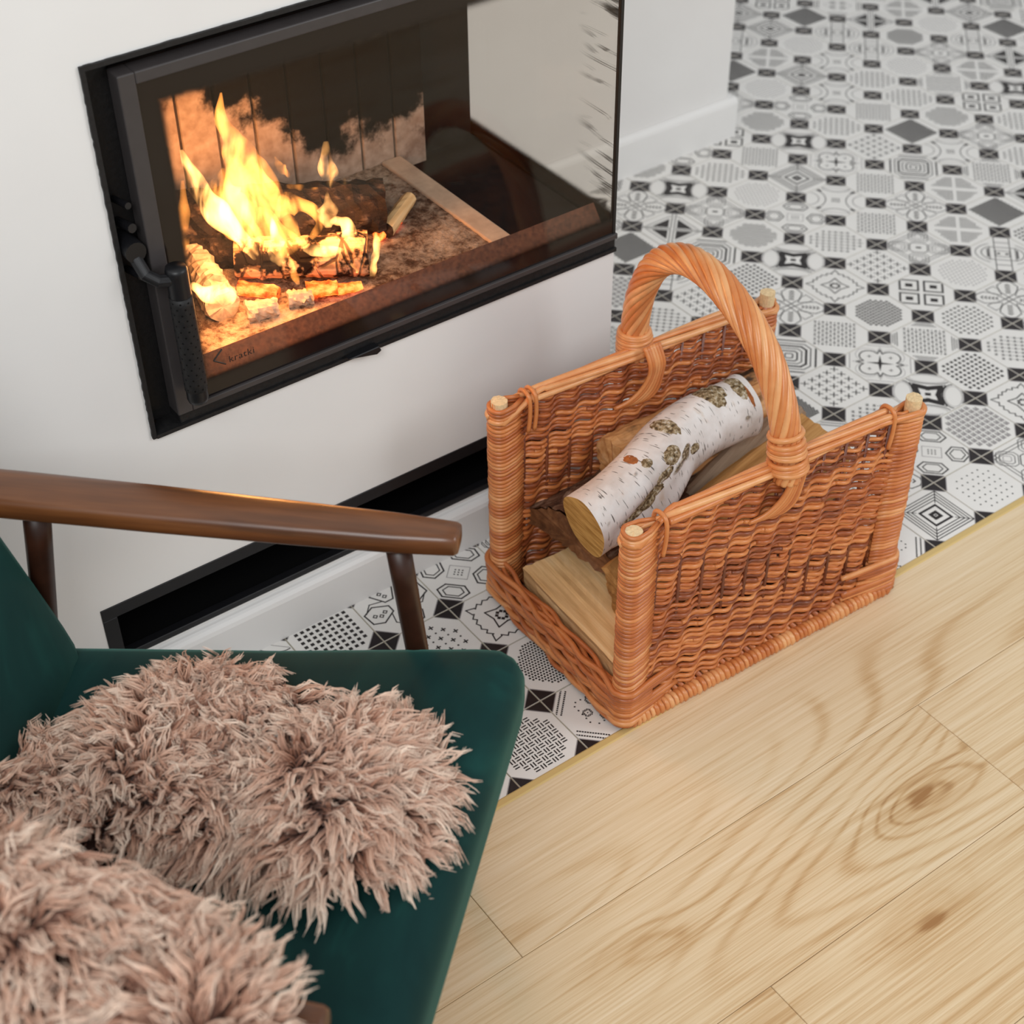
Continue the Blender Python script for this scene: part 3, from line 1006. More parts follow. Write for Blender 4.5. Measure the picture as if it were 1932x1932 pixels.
# ---- laminate planks and the strip between the two floors
def plank(x0, x1, y0, y1):
    mb = MB(); e = 0.0004
    x0 += e; x1 -= e; y0 += e; y1 -= e
    mb.box((-(x1 - x0) / 2, -(y1 - y0) / 2, -0.008), ((x1 - x0) / 2, (y1 - y0) / 2, 0.0))
    o = mb.build('plank', M_PLANK, floor); o.location = ((x0 + x1) / 2, (y0 + y1) / 2, 0.001)
    bevel(o, 0.0006, 1)
rows = [-0.446, -0.6385, -0.8375, -1.0345, -1.2315, -1.4285, -1.6255, -1.8225, -2.0195]
joint = [-1.1365, -0.4755, -0.93, -1.35, -0.62, -1.0, -0.4, -1.2]
for r in range(len(rows) - 1):
    xs = [joint[r] + k * 1.38 for k in range(-2, 4)]
    for a, b in zip(xs[:-1], xs[1:]):
        a2, b2 = max(a, -3.2), min(b, 2.6)
        if b2 - a2 > 0.1: plank(a2, b2, rows[r + 1], rows[r])
mb = MB()
pr = [(-0.0062, -0.004), (-0.0062, 0.0012), (-0.004, 0.0022), (0.004, 0.0022), (0.0062, 0.0008), (0.0062, -0.004)]
V = [(x, -0.4408 + p[0], p[1]) for x in (-3.2, 2.6) for p in pr]
n = len(pr)
mb.add(V, [(i, n + i, n + (i + 1) % n, (i + 1) % n) for i in range(n)] + [tuple(range(n)), tuple(range(2 * n - 1, n - 1, -1))])
tag(mb.build('trim_1', M_BRASS), kind='structure')

# ------------------------------------------------------------------ AIR VENT in the wall
vent = thing('air_vent', 'long black metal air vent set into the wall below the fireplace', 'vent', (VX0, WY, VZ0))
def vbar(name, x0, x1, z0, z1, y0, y1, m):
    mb = MB(); mb.box((x0 - VX0, y0 - WY, z0 - VZ0), (x1 - VX0, y1 - WY, z1 - VZ0))
    o = mb.build(name, m, vent); return o
fw = 0.020
for a in ((VX0, VX1, VZ1 - fw, VZ1), (VX0, VX1, VZ0, VZ0 + 0.010), (VX0, VX0 + fw, VZ0 + 0.010, VZ1 - fw), (VX1 - fw, VX1, VZ0 + 0.010, VZ1 - fw)):
    bevel(vbar('frame_bar', a[0], a[1], a[2], a[3], WY - 0.0015, WY + 0.012, M_BLACK), 0.0008, 1)
mb = MB()
for a, b in (((VX0 + 0.002, 0.16, VZ0 + 0.002), (VX1 - 0.002, 0.165, VZ1 - 0.002)), ((VX0 + 0.002, 0.012, VZ0 + 0.001), (VX1 - 0.002, 0.16, VZ0 + 0.006)),
             ((VX0 + 0.002, 0.012, VZ1 - 0.006), (VX1 - 0.002, 0.16, VZ1 - 0.002)), ((VX0 + 0.002, 0.012, VZ0 + 0.006), (VX0 + 0.006, 0.16, VZ1 - 0.006)), ((VX1 - 0.006, 0.012, VZ0 + 0.006), (VX1 - 0.002, 0.16, VZ1 - 0.006))):
    mb.box((a[0] - VX0, a[1] - WY, a[2] - VZ0), (b[0] - VX0, b[1] - WY, b[2] - VZ0))
mb.build('duct', M_DUCT, vent)
vbar('inner_lip', VX0 + 0.03, VX0 + 0.22, 0.150, 0.1525, 0.014, 0.020, M_BLACK)

# ------------------------------------------------------------------ FIREPLACE INSERT
fp = thing('fireplace_insert', 'black corner-glass wood-burning fireplace insert set into the white wall', 'fireplace', (FX0, WY, FZ0))
FO = np.array([FX0, WY, FZ0])
def fbox(name, a, b, m, parent=None, bv=0.0):
    mb = MB(); mb.box(np.array(a) - FO, np.array(b) - FO)
    o = mb.build(name, m, parent or fp)
    if bv: bevel(o, bv, 2)
    return o
DX0, DZ0, DZ1 = -1.192, 0.434, 0.874
# outer frame: jagged lip standing just proud of the plaster, and the deep side channel
def rough_bar(name, p0, p1, w, d, seed):
    r = random.Random(seed); n = 110; V = []; F = []
    p0 = np.array(p0); p1 = np.array(p1); ax = p1 - p0; L = np.linalg.norm(ax); ax = ax / L
    side = np.array([-ax[2], 0, ax[0]])
    for i in range(n + 1):
        c = p0 + (p1 - p0) * i / n; j = r.uniform(-.0005, .0005)
        for sx, sy in ((0, 0), (0, -d), (w + j, -d), (w + j, 0)):
            V.append(c + side * sx + np.array([0, sy, 0]) - FO)
    for i in range(n):
        for k in range(4):
            k2 = (k + 1) % 4
            F.append((i * 4 + k, i * 4 + k2, i * 4 + 4 + k2, i * 4 + 4 + k))
    F += [(3, 2, 1, 0), (n * 4, n * 4 + 1, n * 4 + 2, n * 4 + 3)]
    mb = MB().add(V, F); return mb.build(name, M_BLACKR, fp)
YB = WY + 0.03
rough_bar('frame_lip', (FX0 + 0.0045, YB, FZ0), (FX0 + 0.0045, YB, FZ1), 0.0055, 0.0335, 1)
rough_bar('frame_lip', (FX0 + 0.0045, YB, FZ1 - 0.0055), (XR - 0.004, YB, FZ1 - 0.0055), 0.0055, 0.0335, 2)
rough_bar('frame_lip', (FX0 + 0.0045, YB, FZ0 - 0.0005), (XR + 0.001, YB, FZ0 - 0.0005), 0.0055, 0.0345, 3)
fbox('side_channel', (FX0 + 0.0005, WY + 0.026, FZ0 + 0.004), (DX0 + 0.004, WY + 0.034, FZ1 - 0.004), M_BLACKR)
fbox('top_channel', (DX0 + 0.004, WY + 0.026, DZ1 - 0.004), (XR - 0.004, WY + 0.034, FZ1 - 0.004), M_BLACKR)
fbox('bottom_ledge', (DX0 + 0.004, WY - 0.001, FZ0 + 0.004), (XR + 0.0015, WY + 0.40, FZ0 + 0.020), M_BLACKR, bv=0.002)
fbox('bottom_step', (DX0 + 0.01, WY + 0.004, FZ0 + 0.020), (XR - 0.001, WY + 0.39, DZ0 + 0.002), M_BLACK)
# the hinged door
door = fbox('door_stile', (DX0, WY - 0.010, DZ0), (DX0 + 0.020, WY + 0.016, DZ1), M_GREYM, bv=0.0015)
fbox('door_top_rail', (DX0 + 0.020, WY - 0.010, DZ1 - 0.014), (XR - 0.006, WY + 0.016, DZ1), M_GREYM, bv=0.0015)
fbox('door_bottom_rail', (DX0 + 0.020, WY - 0.010, DZ0), (XR - 0.002, WY + 0.016, DZ0 + 0.008), M_GREYM, bv=0.0012)
fbox('side_bottom_rail', (XR - 0.018, WY + 0.016, DZ0), (XR - 0.002, WY + 0.40, DZ0 + 0.008), M_BLACK)
fbox('side_top_rail', (XR - 0.018, WY + 0.016, DZ1 - 0.014), (XR - 0.004, WY + 0.40, DZ1), M_BLACK)
fbox('rear_post', (XR - 0.020, WY + 0.385, DZ0 + 0.008), (XR - 0.004, WY + 0.40, DZ1 - 0.014), M_BLACK)
GX0 = DX0 + 0.020
M_GLASSF = m_glass_printed('stove_glass_front', (0.965, 0.955, 0.945, 1), [(0, -1.150, -1), (2, 0.836, 1), (2, 0.462, -1)], (0, 2))
M_GLASSS = m_glass_printed('stove_glass_side', (0.975, 0.955, 0.925, 1), [(2, 0.470, -1), (1, 0.366, 1), (2, 0.836, 1)], (1, 2), streak=((1, 9, 95), 1, 0.085))
def pane(name, a, b, m):
    mb = MB(); mb.box(a, b)
    o = mb.build(name, m); o.parent = fp; o.location = tuple(-FO); return o
pane('front_glass', (GX0, WY - 0.006, DZ0 + 0.008), (XR - 0.0045, WY - 0.002, DZ1 - 0.014), M_GLASSF)
pane('side_glass', (XR - 0.0085, WY - 0.0015, DZ0 + 0.008), (XR - 0.0045, WY + 0.385, DZ1 - 0.014), M_GLASSS)
fbox('corner_seal', (XR - 0.0088, WY - 0.0068, DZ0 + 0.008), (XR - 0.0040, WY - 0.0010, DZ1 - 0.014), M_BLACK)
# maker's mark on the glass
tx = bpy.data.curves.new('maker_mark', 'FONT'); tx.body = 'kratki'; tx.size = 0.0135; tx.extrude = 0.0001; tx.space_character = 1.12
tx.materials.append(M_BLACK)
tmp = bpy.data.objects.new('maker_tmp', tx); COL.objects.link(tmp)
bpy.context.view_layer.update()
mme = bpy.data.meshes.new_from_object(tmp.evaluated_get(bpy.context.evaluated_depsgraph_get()))
bpy.data.objects.remove(tmp)
mk = bpy.data.objects.new('maker_mark', mme); link(mk, fp); mk['kind'] = 'stuff'
mk.rotation_euler = (math.pi / 2, 0, 0); mk.location = tuple(np.array((-1.115, WY - 0.0065, 0.4790)) - FO)
mb = MB()
for a, b in (((-1.133, .487), (-1.120, .499)), ((-1.133, .487), (-1.118, .476))):
    mb.tube([(a[0] - FO[0], -0.0026, a[1] - FO[2]), (b[0] - FO[0], -0.0026, b[1] - FO[2])], 0.0011, 5)
mb.build('maker_emblem', M_BLACK, fp)
# handle: bracket, pivot, perforated grip
hx, hy = -1.1725, WY - 0.032
hb = MB()
grip_pts = [(hx, hy, z) for z in np.linspace(0.464, 0.650, 40)]
rr = np.full(40, 0.0130); rr[0] = .0118; rr[-1] = .0118
hb.tube(np.array(grip_pts) - FO, rr, 24)
handle = hb.build('handle', M_BLACK, fp, smooth=True)
sl = MB(); sl.tube(np.array([(hx, hy, z) for z in np.linspace(0.482, 0.612, 14)]) - FO, 0.0138, 24)
sleeve = sl.build('grip_sleeve', M_BLACKR, handle, smooth=True)
dm = MB()
for k in range(17):
    for q in range(9):
        a = q * 2 * math.pi / 9 + (k % 2) * math.pi / 9
        z = 0.486 + k * 0.0076
        c = np.array([hx + 0.0139 * math.cos(a), hy + 0.0139 * math.sin(a), z]) - FO
        n = np.array([math.cos(a), math.sin(a), 0]); u = np.array([-math.sin(a), math.cos(a), 0])
        pts = [c + 0.0013 * (math.cos(b) * u + math.sin(b) * np.array([0, 0, 1])) for b in np.linspace(0, 2 * math.pi, 7)[:-1]]
        dm.add(pts, [tuple(range(6))])
tag(dm.build('grip_perforation', M_DUCT, handle), kind='stuff')
br = MB()
br.tube(np.array([(hx, hy, 0.638), (hx - 0.012, hy, 0.637), (-1.194, hy + 0.002, 0.638), (-1.205, hy + 0.010, 0.646), (-1.208, WY - 0.008, 0.662)]) - FO, 0.008, 8)
bevel(br.build('bracket', M_BLACK, handle), 0.001, 1)
pv = MB(); pv.tube(np.array([(-1.208, WY + 0.024, 0.672), (-1.208, WY - 0.014, 0.672)]) - FO, 0.0125, 16)
pv.build('pivot', M_BLACK, handle)
for z, r in ((0.694, 0.0055), (0.722, 0.004), (0.632, 0.0045)):
    b_ = MB(); b_.tube(np.array([(-1.208, WY + 0.026, z), (-1.204, WY - 0.006, z + 0.004)]) - FO, r, 10); b_.build('latch_bolt', M_BLACK, fp)
# air lever under the door
lv = MB()
pts = [(-0.955, 0.4185), (-0.908, 0.4200), (-0.905, 0.4120), (-0.912, 0.4085)]
V = [(x - FO[0], y, z - FO[2]) for y in (-0.014, -0.002) for x, z in pts]
lv.add(V, [(0, 1, 2, 3), (7, 6, 5, 4)] + [(i, i + 4, (i + 1) % 4 + 4, (i + 1) % 4) for i in range(4)])
bevel(lv.build('air_lever', M_BLACK, fp), 0.001, 1)
# firebox lining
bx0 = -1.165
for i in range(10):
    x0 = bx0 + i * 0.0545
    if x0 > -0.63: break
    mb = MB(); mb.box((x0 + 0.0018, 0.298, 0.455), (x0 + 0.0527, 0.318, 0.865))
    o = mb.build('back_panel', M_FBRICK); o.parent = fp; o.location = tuple(-FO); bevel(o, 0.0015, 1)
fbox('rear_plate', (bx0 - 0.01, 0.3185, 0.44), (XR - 0.020, 0.384, 0.872), M_IRON)
fbox('left_panel', (bx0 - 0.022, 0.018, 0.44), (bx0, 0.298, 0.872), M_IRON)
fbox('baffle', (bx0, 0.02, 0.862), (XR - 0.02, 0.318, 0.872), M_IRON)
fbox('hearth_plate', (bx0, 0.018, 0.437), (XR - 0.019, 0.318, 0.456), M_IRON)
lp = [(0.0015, 0.444), (0.0015, 0.458), (0.0200, 0.4815), (0.0204, 0.4815), (0.0204, 0.444)]
V = [(x - FO[0], y - FO[1], z - FO[2]) for x in (bx0, XR - 0.02) for y, z in lp]
MB().add(V, [(i, 5 + i, 5 + (i + 1) % 5, (i + 1) % 5) for i in range(5)] + [(0, 1, 2, 3, 4), (9, 8, 7, 6, 5)]).build('front_lip', M_RUST, fp)
fbox('side_stone', (-0.700, 0.021, 0.456), (-0.668, 0.297, 0.480), M_STONE, bv=0.002)
# ash bed
n1, n2 = 90, 54
xs = np.linspace(bx0 + 0.001, -0.7005, n1); ys = np.linspace(0.0205, 0.2975, n2)
Z = 0.476 + 0.0 * np.zeros((n1, n2))
for k in range(46):
    cx, cy = rng.uniform(bx0, -0.70), rng.uniform(0.02, 0.30); r = rng.uniform(.012, .04); h = rng.uniform(-.004, .006)
    Z += h * np.exp(-((xs[:, None] - cx) ** 2 + (ys[None, :] - cy) ** 2) / r ** 2)
Z += 0.022 * np.exp(-((xs[:, None] + 1.06) ** 2 / .004 + (ys[None, :] - .20) ** 2 / .006))
Z += rng.normal(0, .0006, Z.shape)
V = [(xs[i] - FO[0], ys[j] - FO[1], Z[i, j] - FO[2]) for i in range(n1) for j in range(n2)]
F = [(i * n2 + j, (i + 1) * n2 + j, (i + 1) * n2 + j + 1, i * n2 + j + 1) for i in range(n1 - 1) for j in range(n2 - 1)]
ash = tag(MB().add(V, F).build('ash_bed', M_ASH, fp, smooth=True), kind='stuff')

# ---- burning wood (things lying on the ash)
def noisy_log(name, p0, p1, r0, r1, mat, label, cat='log', group=None, sides=18, n=26, amp=0.12, sq=1.0, ends=None, seed=0, flatten=None):
    r = np.random.default_rng(seed)
    p0 = np.array(p0, float); p1 = np.array(p1, float)
    L = np.linalg.norm(p1 - p0); ax = (p1 - p0) / L
    yv = np.cross([0, 0, 1.0], ax); yv /= np.linalg.norm(yv); zv = np.cross(ax, yv)
    M = Matrix(np.array([ax, yv, zv]).T.tolist()).to_4x4(); M.translation = Vector(p0)
    prof = 1 + amp * np.cumsum(r.normal(0, .35, sides)) / 3; prof -= np.linspace(0, prof[-1] - prof[0], sides)
    V = []; F = []
    for i in range(n + 1):
        t = i / n
        rad = r0 + (r1 - r0) * t
        for k in range(sides):
            a = 2 * math.pi * k / sides
            q = rad * prof[k] * (1 + amp * .45 * r.normal())
            y, z = q * math.cos(a), q * math.sin(a) * sq
            if flatten is not None: z = min(z, flatten * rad)
            V.append((t * L + amp * .25 * rad * r.normal(), y, z))
    for i in range(n):
        for k in range(sides):
            k2 = (k + 1) % sides
            F.append((i * sides + k, i * sides + k2, (i + 1) * sides + k2, (i + 1) * sides + k))
    root = thing(name, label, cat, group=group); root.matrix_world = M
    b = MB().add(V, F).build('charred_body', mat, root, smooth=False)
    for i, rev in ((0, True), (n, False)):
        e = MB()
        ring = V[i * sides:(i + 1) * sides]
        c = np.mean(ring, axis=0)
        e.add(list(ring) + [c], [((k, sides, (k + 1) % sides) if rev else (k, (k + 1) % sides, sides)) for k in range(sides)])
        e.build('burnt_end', ends or mat, root)
    return root
noisy_log('charred_log', (-1.050, 0.252, 0.526), (-0.795, 0.140, 0.516), 0.042, 0.034, M_CHAR, 'long blackened log at the back of the fire', seed=3)
noisy_log('burning_log', (-1.015, 0.150, 0.508), (-0.868, 0.062, 0.506), 0.030, 0.034, M_BURN, 'split log with cracked glowing face burning at the front of the fire', seed=5, amp=.06, sq=.85)
noisy_log('ashen_log', (-1.060, 0.190, 0.505), (-1.075, 0.075, 0.498), 0.026, 0.024, M_ASHLOG, 'scaly grey burnt-out log end at the left of the fire', seed=8, amp=.16)
noisy_log('charred_log', (-1.115, 0.235, 0.500), (-0.985, 0.165, 0.505), 0.024, 0.024, M_CHAR, 'short blackened log under the tall flame at the left', seed=12)
noisy_log('kindling_stick', (-0.806, 0.118, 0.490), (-0.735, 0.168, 0.492), 0.012, 0.010, M_PALEWOOD, 'small pale half-burnt stick at the right of the fire', 'stick', seed=15, sides=10, n=8, amp=.08, ends=M_CHAR)
noisy_log('fire_stone', (-0.845, 0.245, 0.492), (-0.790, 0.225, 0.492), 0.022, 0.018, M_ASHLOG, 'pale ash-grey lump behind the charred log', 'ash lump', seed=19, n=10, amp=.12)
noisy_log('ash_clump', (-1.050, 0.062, 0.487), (-1.012, 0.050, 0.487), 0.016, 0.012, M_ASHLOG, 'white ash clump nearest the handle side of the glass', 'ash lump', seed=22, n=10, amp=.22)
noisy_log('ash_clump', (-0.992, 0.060, 0.484), (-0.962, 0.048, 0.484), 0.012, 0.010, M_ASHLOG, 'white ash clump between the two red embers', 'ash lump', seed=25, n=10, amp=.22)
noisy_log('ember', (-1.030, 0.118, 0.486), (-0.995, 0.078, 0.486), 0.010, 0.009, M_EMBER, 'glowing red ember beside the scaly grey log end', 'ember', seed=31, n=8, amp=.2, sides=10)
noisy_log('ember', (-0.965, 0.058, 0.488), (-0.930, 0.040, 0.488), 0.012, 0.009, M_EMBER, 'glowing red ember at the foot of the split burning log', 'ember', seed=33, n=8, amp=.2, sides=10)
noisy_log('ember', (-0.930, 0.040, 0.485), (-0.900, 0.030, 0.485), 0.008, 0.006, M_EMBER, 'thin red ember close to the front lip', 'ember', seed=35, n=8, amp=.2, sides=10)
noisy_log('ember', (-0.820, 0.120, 0.483), (-0.770, 0.140, 0.483), 0.007, 0.005, M_EMBER, 'glowing red ember under the pale stick', 'ember', seed=37, n=8, amp=.2, sides=10)

# ---- flames
M_FLAME = m_flame('flame', 270.0, (1.0, 0.34, 0.060, 1))
M_FLAMEH = m_flame('flame_hot', 480.0, (1.0, 0.46, 0.13, 1))
fire = thing('fire', 'bright orange flames leaping over the burning logs', 'fire', (-0.98, 0.12, 0.485))
fo = np.array([-0.98, 0.12, 0.485])
def flame(pts, widths, mat=M_FLAME, depth=0.5, seed=0):
    P = catmull(np.array(pts), 34); W = np.interp(np.linspace(0, 1, 34), np.linspace(0, 1, len(widths)), widths)
    r = np.random.default_rng(seed)
    sides = 14; V = []; F = []
    T = np.gradient(P, axis=0); T /= np.linalg.norm(T, axis=1)[:, None]
    ph = r.uniform(0, 6)
    for i in range(34):
        yv = np.array([0, 1.0, 0]); s_ = np.cross(yv, T[i]); s_ /= np.linalg.norm(s_); d_ = np.cross(T[i], s_)
        wob = 1 + .14 * math.sin(i * .55 + ph)
        tw = 0.9 * math.sin(i * .12 + ph)
        for k in range(sides):
            a = 2 * math.pi * k / sides
            x, y = math.cos(a), math.sin(a) * depth
            x, y = x * math.cos(tw) - y * math.sin(tw), x * math.sin(tw) + y * math.cos(tw)
            V.append(P[i] + W[i] * wob * (x * s_ + y * d_) - fo)
    for i in range(33):
        for k in range(sides):
            k2 = (k + 1) % sides
            F.append((i * sides + k, i * sides + k2, (i + 1) * sides + k2, (i + 1) * sides + k))
    F += [tuple(range(sides - 1, -1, -1)), tuple(33 * sides + k for k in range(sides))]
    return MB().add(V, F).build('flame', mat, fire, smooth=True)
def at(y, pts): return [(x, y, z) for x, z in pts]
flame(at(.12, [(-.972, .520), (-.985, .580), (-.997, .622), (-1.002, .660), (-1.010, .690), (-1.022, .720), (-1.017, .752)]), [.012, .028, .034, .026, .012, .010, .002], seed=1)
flame(at(.12, [(-1.000, .525), (-1.025, .570), (-1.048, .607), (-1.063, .640), (-1.072, .672), (-1.078, .697)]), [.010, .016, .016, .014, .010, .002], M_FLAMEH, seed=2)
flame(at(.13, [(-.985, .520), (-1.003, .555), (-1.020, .590), (-1.030, .620), (-1.022, .650)]), [.012, .028, .032, .022, .003], seed=3)
flame(at(.10, [(-.945, .510), (-.970, .540), (-.995, .575), (-1.010, .600), (-1.012, .630)]), [.010, .022, .026, .016, .003], seed=4)
flame(at(.07, [(-.990, .528), (-.993, .548), (-.994, .570), (-.996, .600)]), [.005, .015, .014, .002], M_FLAMEH, seed=5)
flame(at(.08, [(-.985, .590), (-.968, .603), (-.950, .598), (-.930, .580), (-.925, .560), (-.940, .545)]), [.005, .015, .012, .008, .007, .003], seed=6)
flame(at(.09, [(-.908, .545), (-.908, .560), (-.906, .575), (-.905, .598)]), [.005, .014, .012, .001], M_FLAMEH, seed=7)
flame(at(.16, [(-.818, .532), (-.842, .546), (-.858, .566), (-.864, .590), (-.862, .622)]), [.004, .011, .014, .012, .003], M_FLAMEH, seed=8)
flame(at(.065, [(-.960, .545), (-.935, .532), (-.905, .520), (-.880, .512)]), [.004, .010, .011, .004], M_FLAMEH, seed=9)
flame(at(.050, [(-.872, .478), (-.868, .498), (-.862, .515), (-.862, .540)]), [.004, .009, .010, .002], M_FLAMEH, seed=10)
flame(at(.055, [(-1.120, .560), (-1.108, .545), (-1.092, .534), (-1.074, .530), (-1.066, .536)]), [.004, .012, .017, .014, .003], M_FLAMEH, seed=11)
flame(at(.19, [(-.905, .575), (-.916, .590), (-.922, .607)]), [.005, .007, .001], seed=12)
flame(at(.070, [(-.890, .525), (-.890, .545), (-.900, .560), (-.915, .566)]), [.006, .013, .008, .003], M_FLAMEH, seed=13)
flame(at(.060, [(-.975, .500), (-.980, .520), (-.985, .545), (-.992, .560)]), [.003, .006, .006, .002], seed=14)
flame(at(.17, [(-.860, .548), (-.885, .556), (-.905, .566), (-.92, .572)]), [.005, .004, .004, .003], seed=15)
flame(at(.11, [(-.940, .520), (-.955, .560), (-.968, .600), (-.975, .640), (-.985, .665)]), [.006, .012, .012, .008, .002], seed=16)
flame(at(.045, [(-.888, .492), (-.895, .502), (-.905, .512)]), [.004, .007, .002], M_FLAMEH, seed=17)
flame(at(.15, [(-1.105, .520), (-1.085, .560), (-1.075, .600), (-1.070, .640)]), [.006, .010, .008, .002], seed=18)
for loc, pw in (((-1.0, 0.10, 0.60), 2.2), ((-0.90, 0.07, 0.55), 1.1), ((-1.08, 0.05, 0.54), 0.9)):
    l = bpy.data.lights.new('fire_glow', 'POINT'); l.energy = pw; l.color = (1.0, 0.42, 0.13); l.shadow_soft_size = 0.04
    o = bpy.data.objects.new('fire_glow', l); link(o); o.location = loc


# ------------------------------------------------------------------ WICKER LOG BASKET
BL, BW, BH = 0.495, 0.332, 0.345
BANG = math.radians(-2.55)
basket = thing('log_basket', 'orange-brown wicker log basket with twisted arched handle on the tiles', 'basket', (-0.832, -0.443, 0.0015), BANG)
def tint(lo=.3, hi=.8): return random.uniform(lo, hi)
PO = 0.0185                                   # post centres from the outer corner
posts = [(PO, PO), (BL - PO, PO), (PO, BW - PO), (BL - PO, BW - PO)]
ph_ = [0.340, 0.346, 0.350, 0.350]
for (px, py), h in zip(posts, ph_):
    mb = MB(); mb.tube([(px, py, 0.004), (px, py, h * .5), (px, py, h - 0.001)], 0.0108, 16, tint=.5)
    p = mb.build('corner_post', M_WICKER, basket, smooth=True)
    e = MB()
    ring = [(px + 0.0110 * (1 + random.uniform(-.04, .03)) * math.cos(a), py + 0.0110 * math.sin(a), h + random.uniform(-.0008, .0008)) for a in np.linspace(0, 2 * math.pi, 21)[:-1]]
    low = [(x, y, h - 0.020) for x, y, z in ring]
    e.add(ring + low + [(px, py, h + 0.0006)], [(k, (k + 1) % 20, 40) for k in range(20)] + [(20 + k, 20 + (k + 1) % 20, (k + 1) % 20, k) for k in range(20)])
    e.build('cut_end', M_PITH, p)

RS = 0.0051; RR = 0.0031
nrow = int((BH - 0.030) / RS)
stake_n = 11
sp = (BL - 2 * PO) / (stake_n + 1)
for yc, outward in ((PO, -1), (BW - PO, 1)):
    mb = MB(); st = MB()
    for k in range(1, stake_n + 1):
        x = PO + k * sp
        st.tube([(x, yc, 0.006), (x, yc, BH - 0.014)], 0.0027, 7, tint=.05)
    st.build('stakes', M_WICKER, basket, smooth=True)['kind'] = 'stuff'
    npt = 111
    X = np.linspace(PO + 0.006, BL - PO - 0.006, npt)
    WL = 0.0410                                    # length of one in-and-out of the weave
    for r in range(nrow):
        z = 0.022 + r * RS
        u = (X - PO) / WL - 0.022 * r + rng.normal(0, .035)
        wob = np.interp(X, np.linspace(0, BL, 9), rng.normal(0, .0009, 9))
        edge = np.clip(np.minimum(X - PO, BL - PO - X) / .03, 0, 1)
        cs = np.cos(2 * math.pi * u); cs = np.sign(cs) * np.abs(cs) ** .8
        Y = yc + (0.0040 * cs + (0.0016 if r % 2 else -0.0016)) * edge
        Zr = z + wob + 0.0027 * (2 / math.pi * np.arcsin(.97 * np.sin(2 * math.pi * u))) * edge
        cuts = sorted(rng.choice(np.arange(12, npt - 12), 2, replace=False))
        seg = [0, cuts[0], cuts[1], npt - 1]
        rr = RR * rng.uniform(.84, 1.12)
        for a, b in zip(seg[:-1], seg[1:]):
            if b - a < 2: continue
            mb.tube(np.stack([X[a:b + 1], Y[a:b + 1], Zr[a:b + 1]], 1), rr * rng.uniform(.9, 1.1), 6, tint=tint(.10, .74))
    for px, sx in ((PO, -1), (BL - PO, 1)):       # turns round the posts
        z = 0.022
        while z < BH - (0.004 if sx < 0 else 0.016):
            ang = np.linspace(-math.pi / 2 - .1, math.pi / 2 + .1, 11)
            R = 0.0142 + rng.normal(0, .0003)
            dz = rng.normal(0, .0006)
            pts = [(px - sx * 0.034, yc - 0.003, z + dz)]
            pts += [(px - sx * 0.016, yc - 0.0110, z + dz * .5)]
            pts += [(px + sx * R * math.cos(a), yc + R * math.sin(a), z + .0007 * math.sin(a * 2)) for a in ang]
            pts += [(px - sx * 0.016, yc + 0.0110, z - dz * .5), (px - sx * 0.034, yc + 0.003, z - dz)]
            rw = 0.0032 * rng.uniform(.88, 1.1)
            mb.tube(np.array(pts), rw, 7, tint=tint(.40, .88)); z += 2 * rw * .985
    tag(mb.build('woven_side', M_WICKER, basket, smooth=True), kind='stuff')
    # rim: three or four rods rolled along the top edge, running round the posts
    zt = BH - 0.010
    for k in range(5):
        a0 = k * 2 * math.pi / 5
        xs_ = np.linspace(PO, BL - PO, 40)
        tw = a0 + xs_ * 9.0
        pts = np.stack([xs_, yc + 0.0085 * np.cos(tw), zt + 0.0062 * np.sin(tw) + .002], 1)
        # end loops round the posts
        if k < 2:
            R = 0.0148 + 0.0005 * k
            s_ = outward if k == 0 else -outward
            left = [(PO + R * math.cos(a), yc + s_ * R * math.sin(a), zt - 0.006 - .005 * k) for a in np.linspace(math.pi, math.pi / 2, 6)]
            right = [(BL - PO + R * math.cos(a), yc + s_ * R * math.sin(a), zt - 0.006 - .005 * k) for a in np.linspace(math.pi / 2, 0, 6)]
            pts = np.concatenate([left, pts[5:-5], right])
        else:
            pts = pts[4:-4]
        rb = MB(); rb.tube(catmull(pts, 70), np.full(70, 0.0044) * rng.uniform(.9, 1.1), 8, tint=tint(.62, .95))
        rb.build('rim_rod', M_WICKER, basket, smooth=True)
    # tie loops near the ends of the rim
    for x in (PO + 0.040, BL - PO - 0.045):
        for dx in ((0, 0.010) if (yc > .2 and x < .2) else (0,)):
            o_ = 0.013
            pts = [(x + dx - .002, yc - o_ * .9, zt - 0.046), (x + dx, yc - o_, zt - 0.02), (x + dx, yc - o_ * .95, zt + 0.004), (x + dx, yc - .006, zt + 0.0125), (x + dx, yc + .006, zt + 0.0125), (x + dx, yc + o_ * .95, zt + 0.004), (x + dx, yc + o_, zt - 0.02), (x + dx + .003, yc + o_ * .85, zt - 0.046)]
            tb = MB(); tb.tube(catmull(pts, 30), 0.0031, 7, tint=.72); tb.build('tie_loop', M_WICKER, basket, smooth=True)
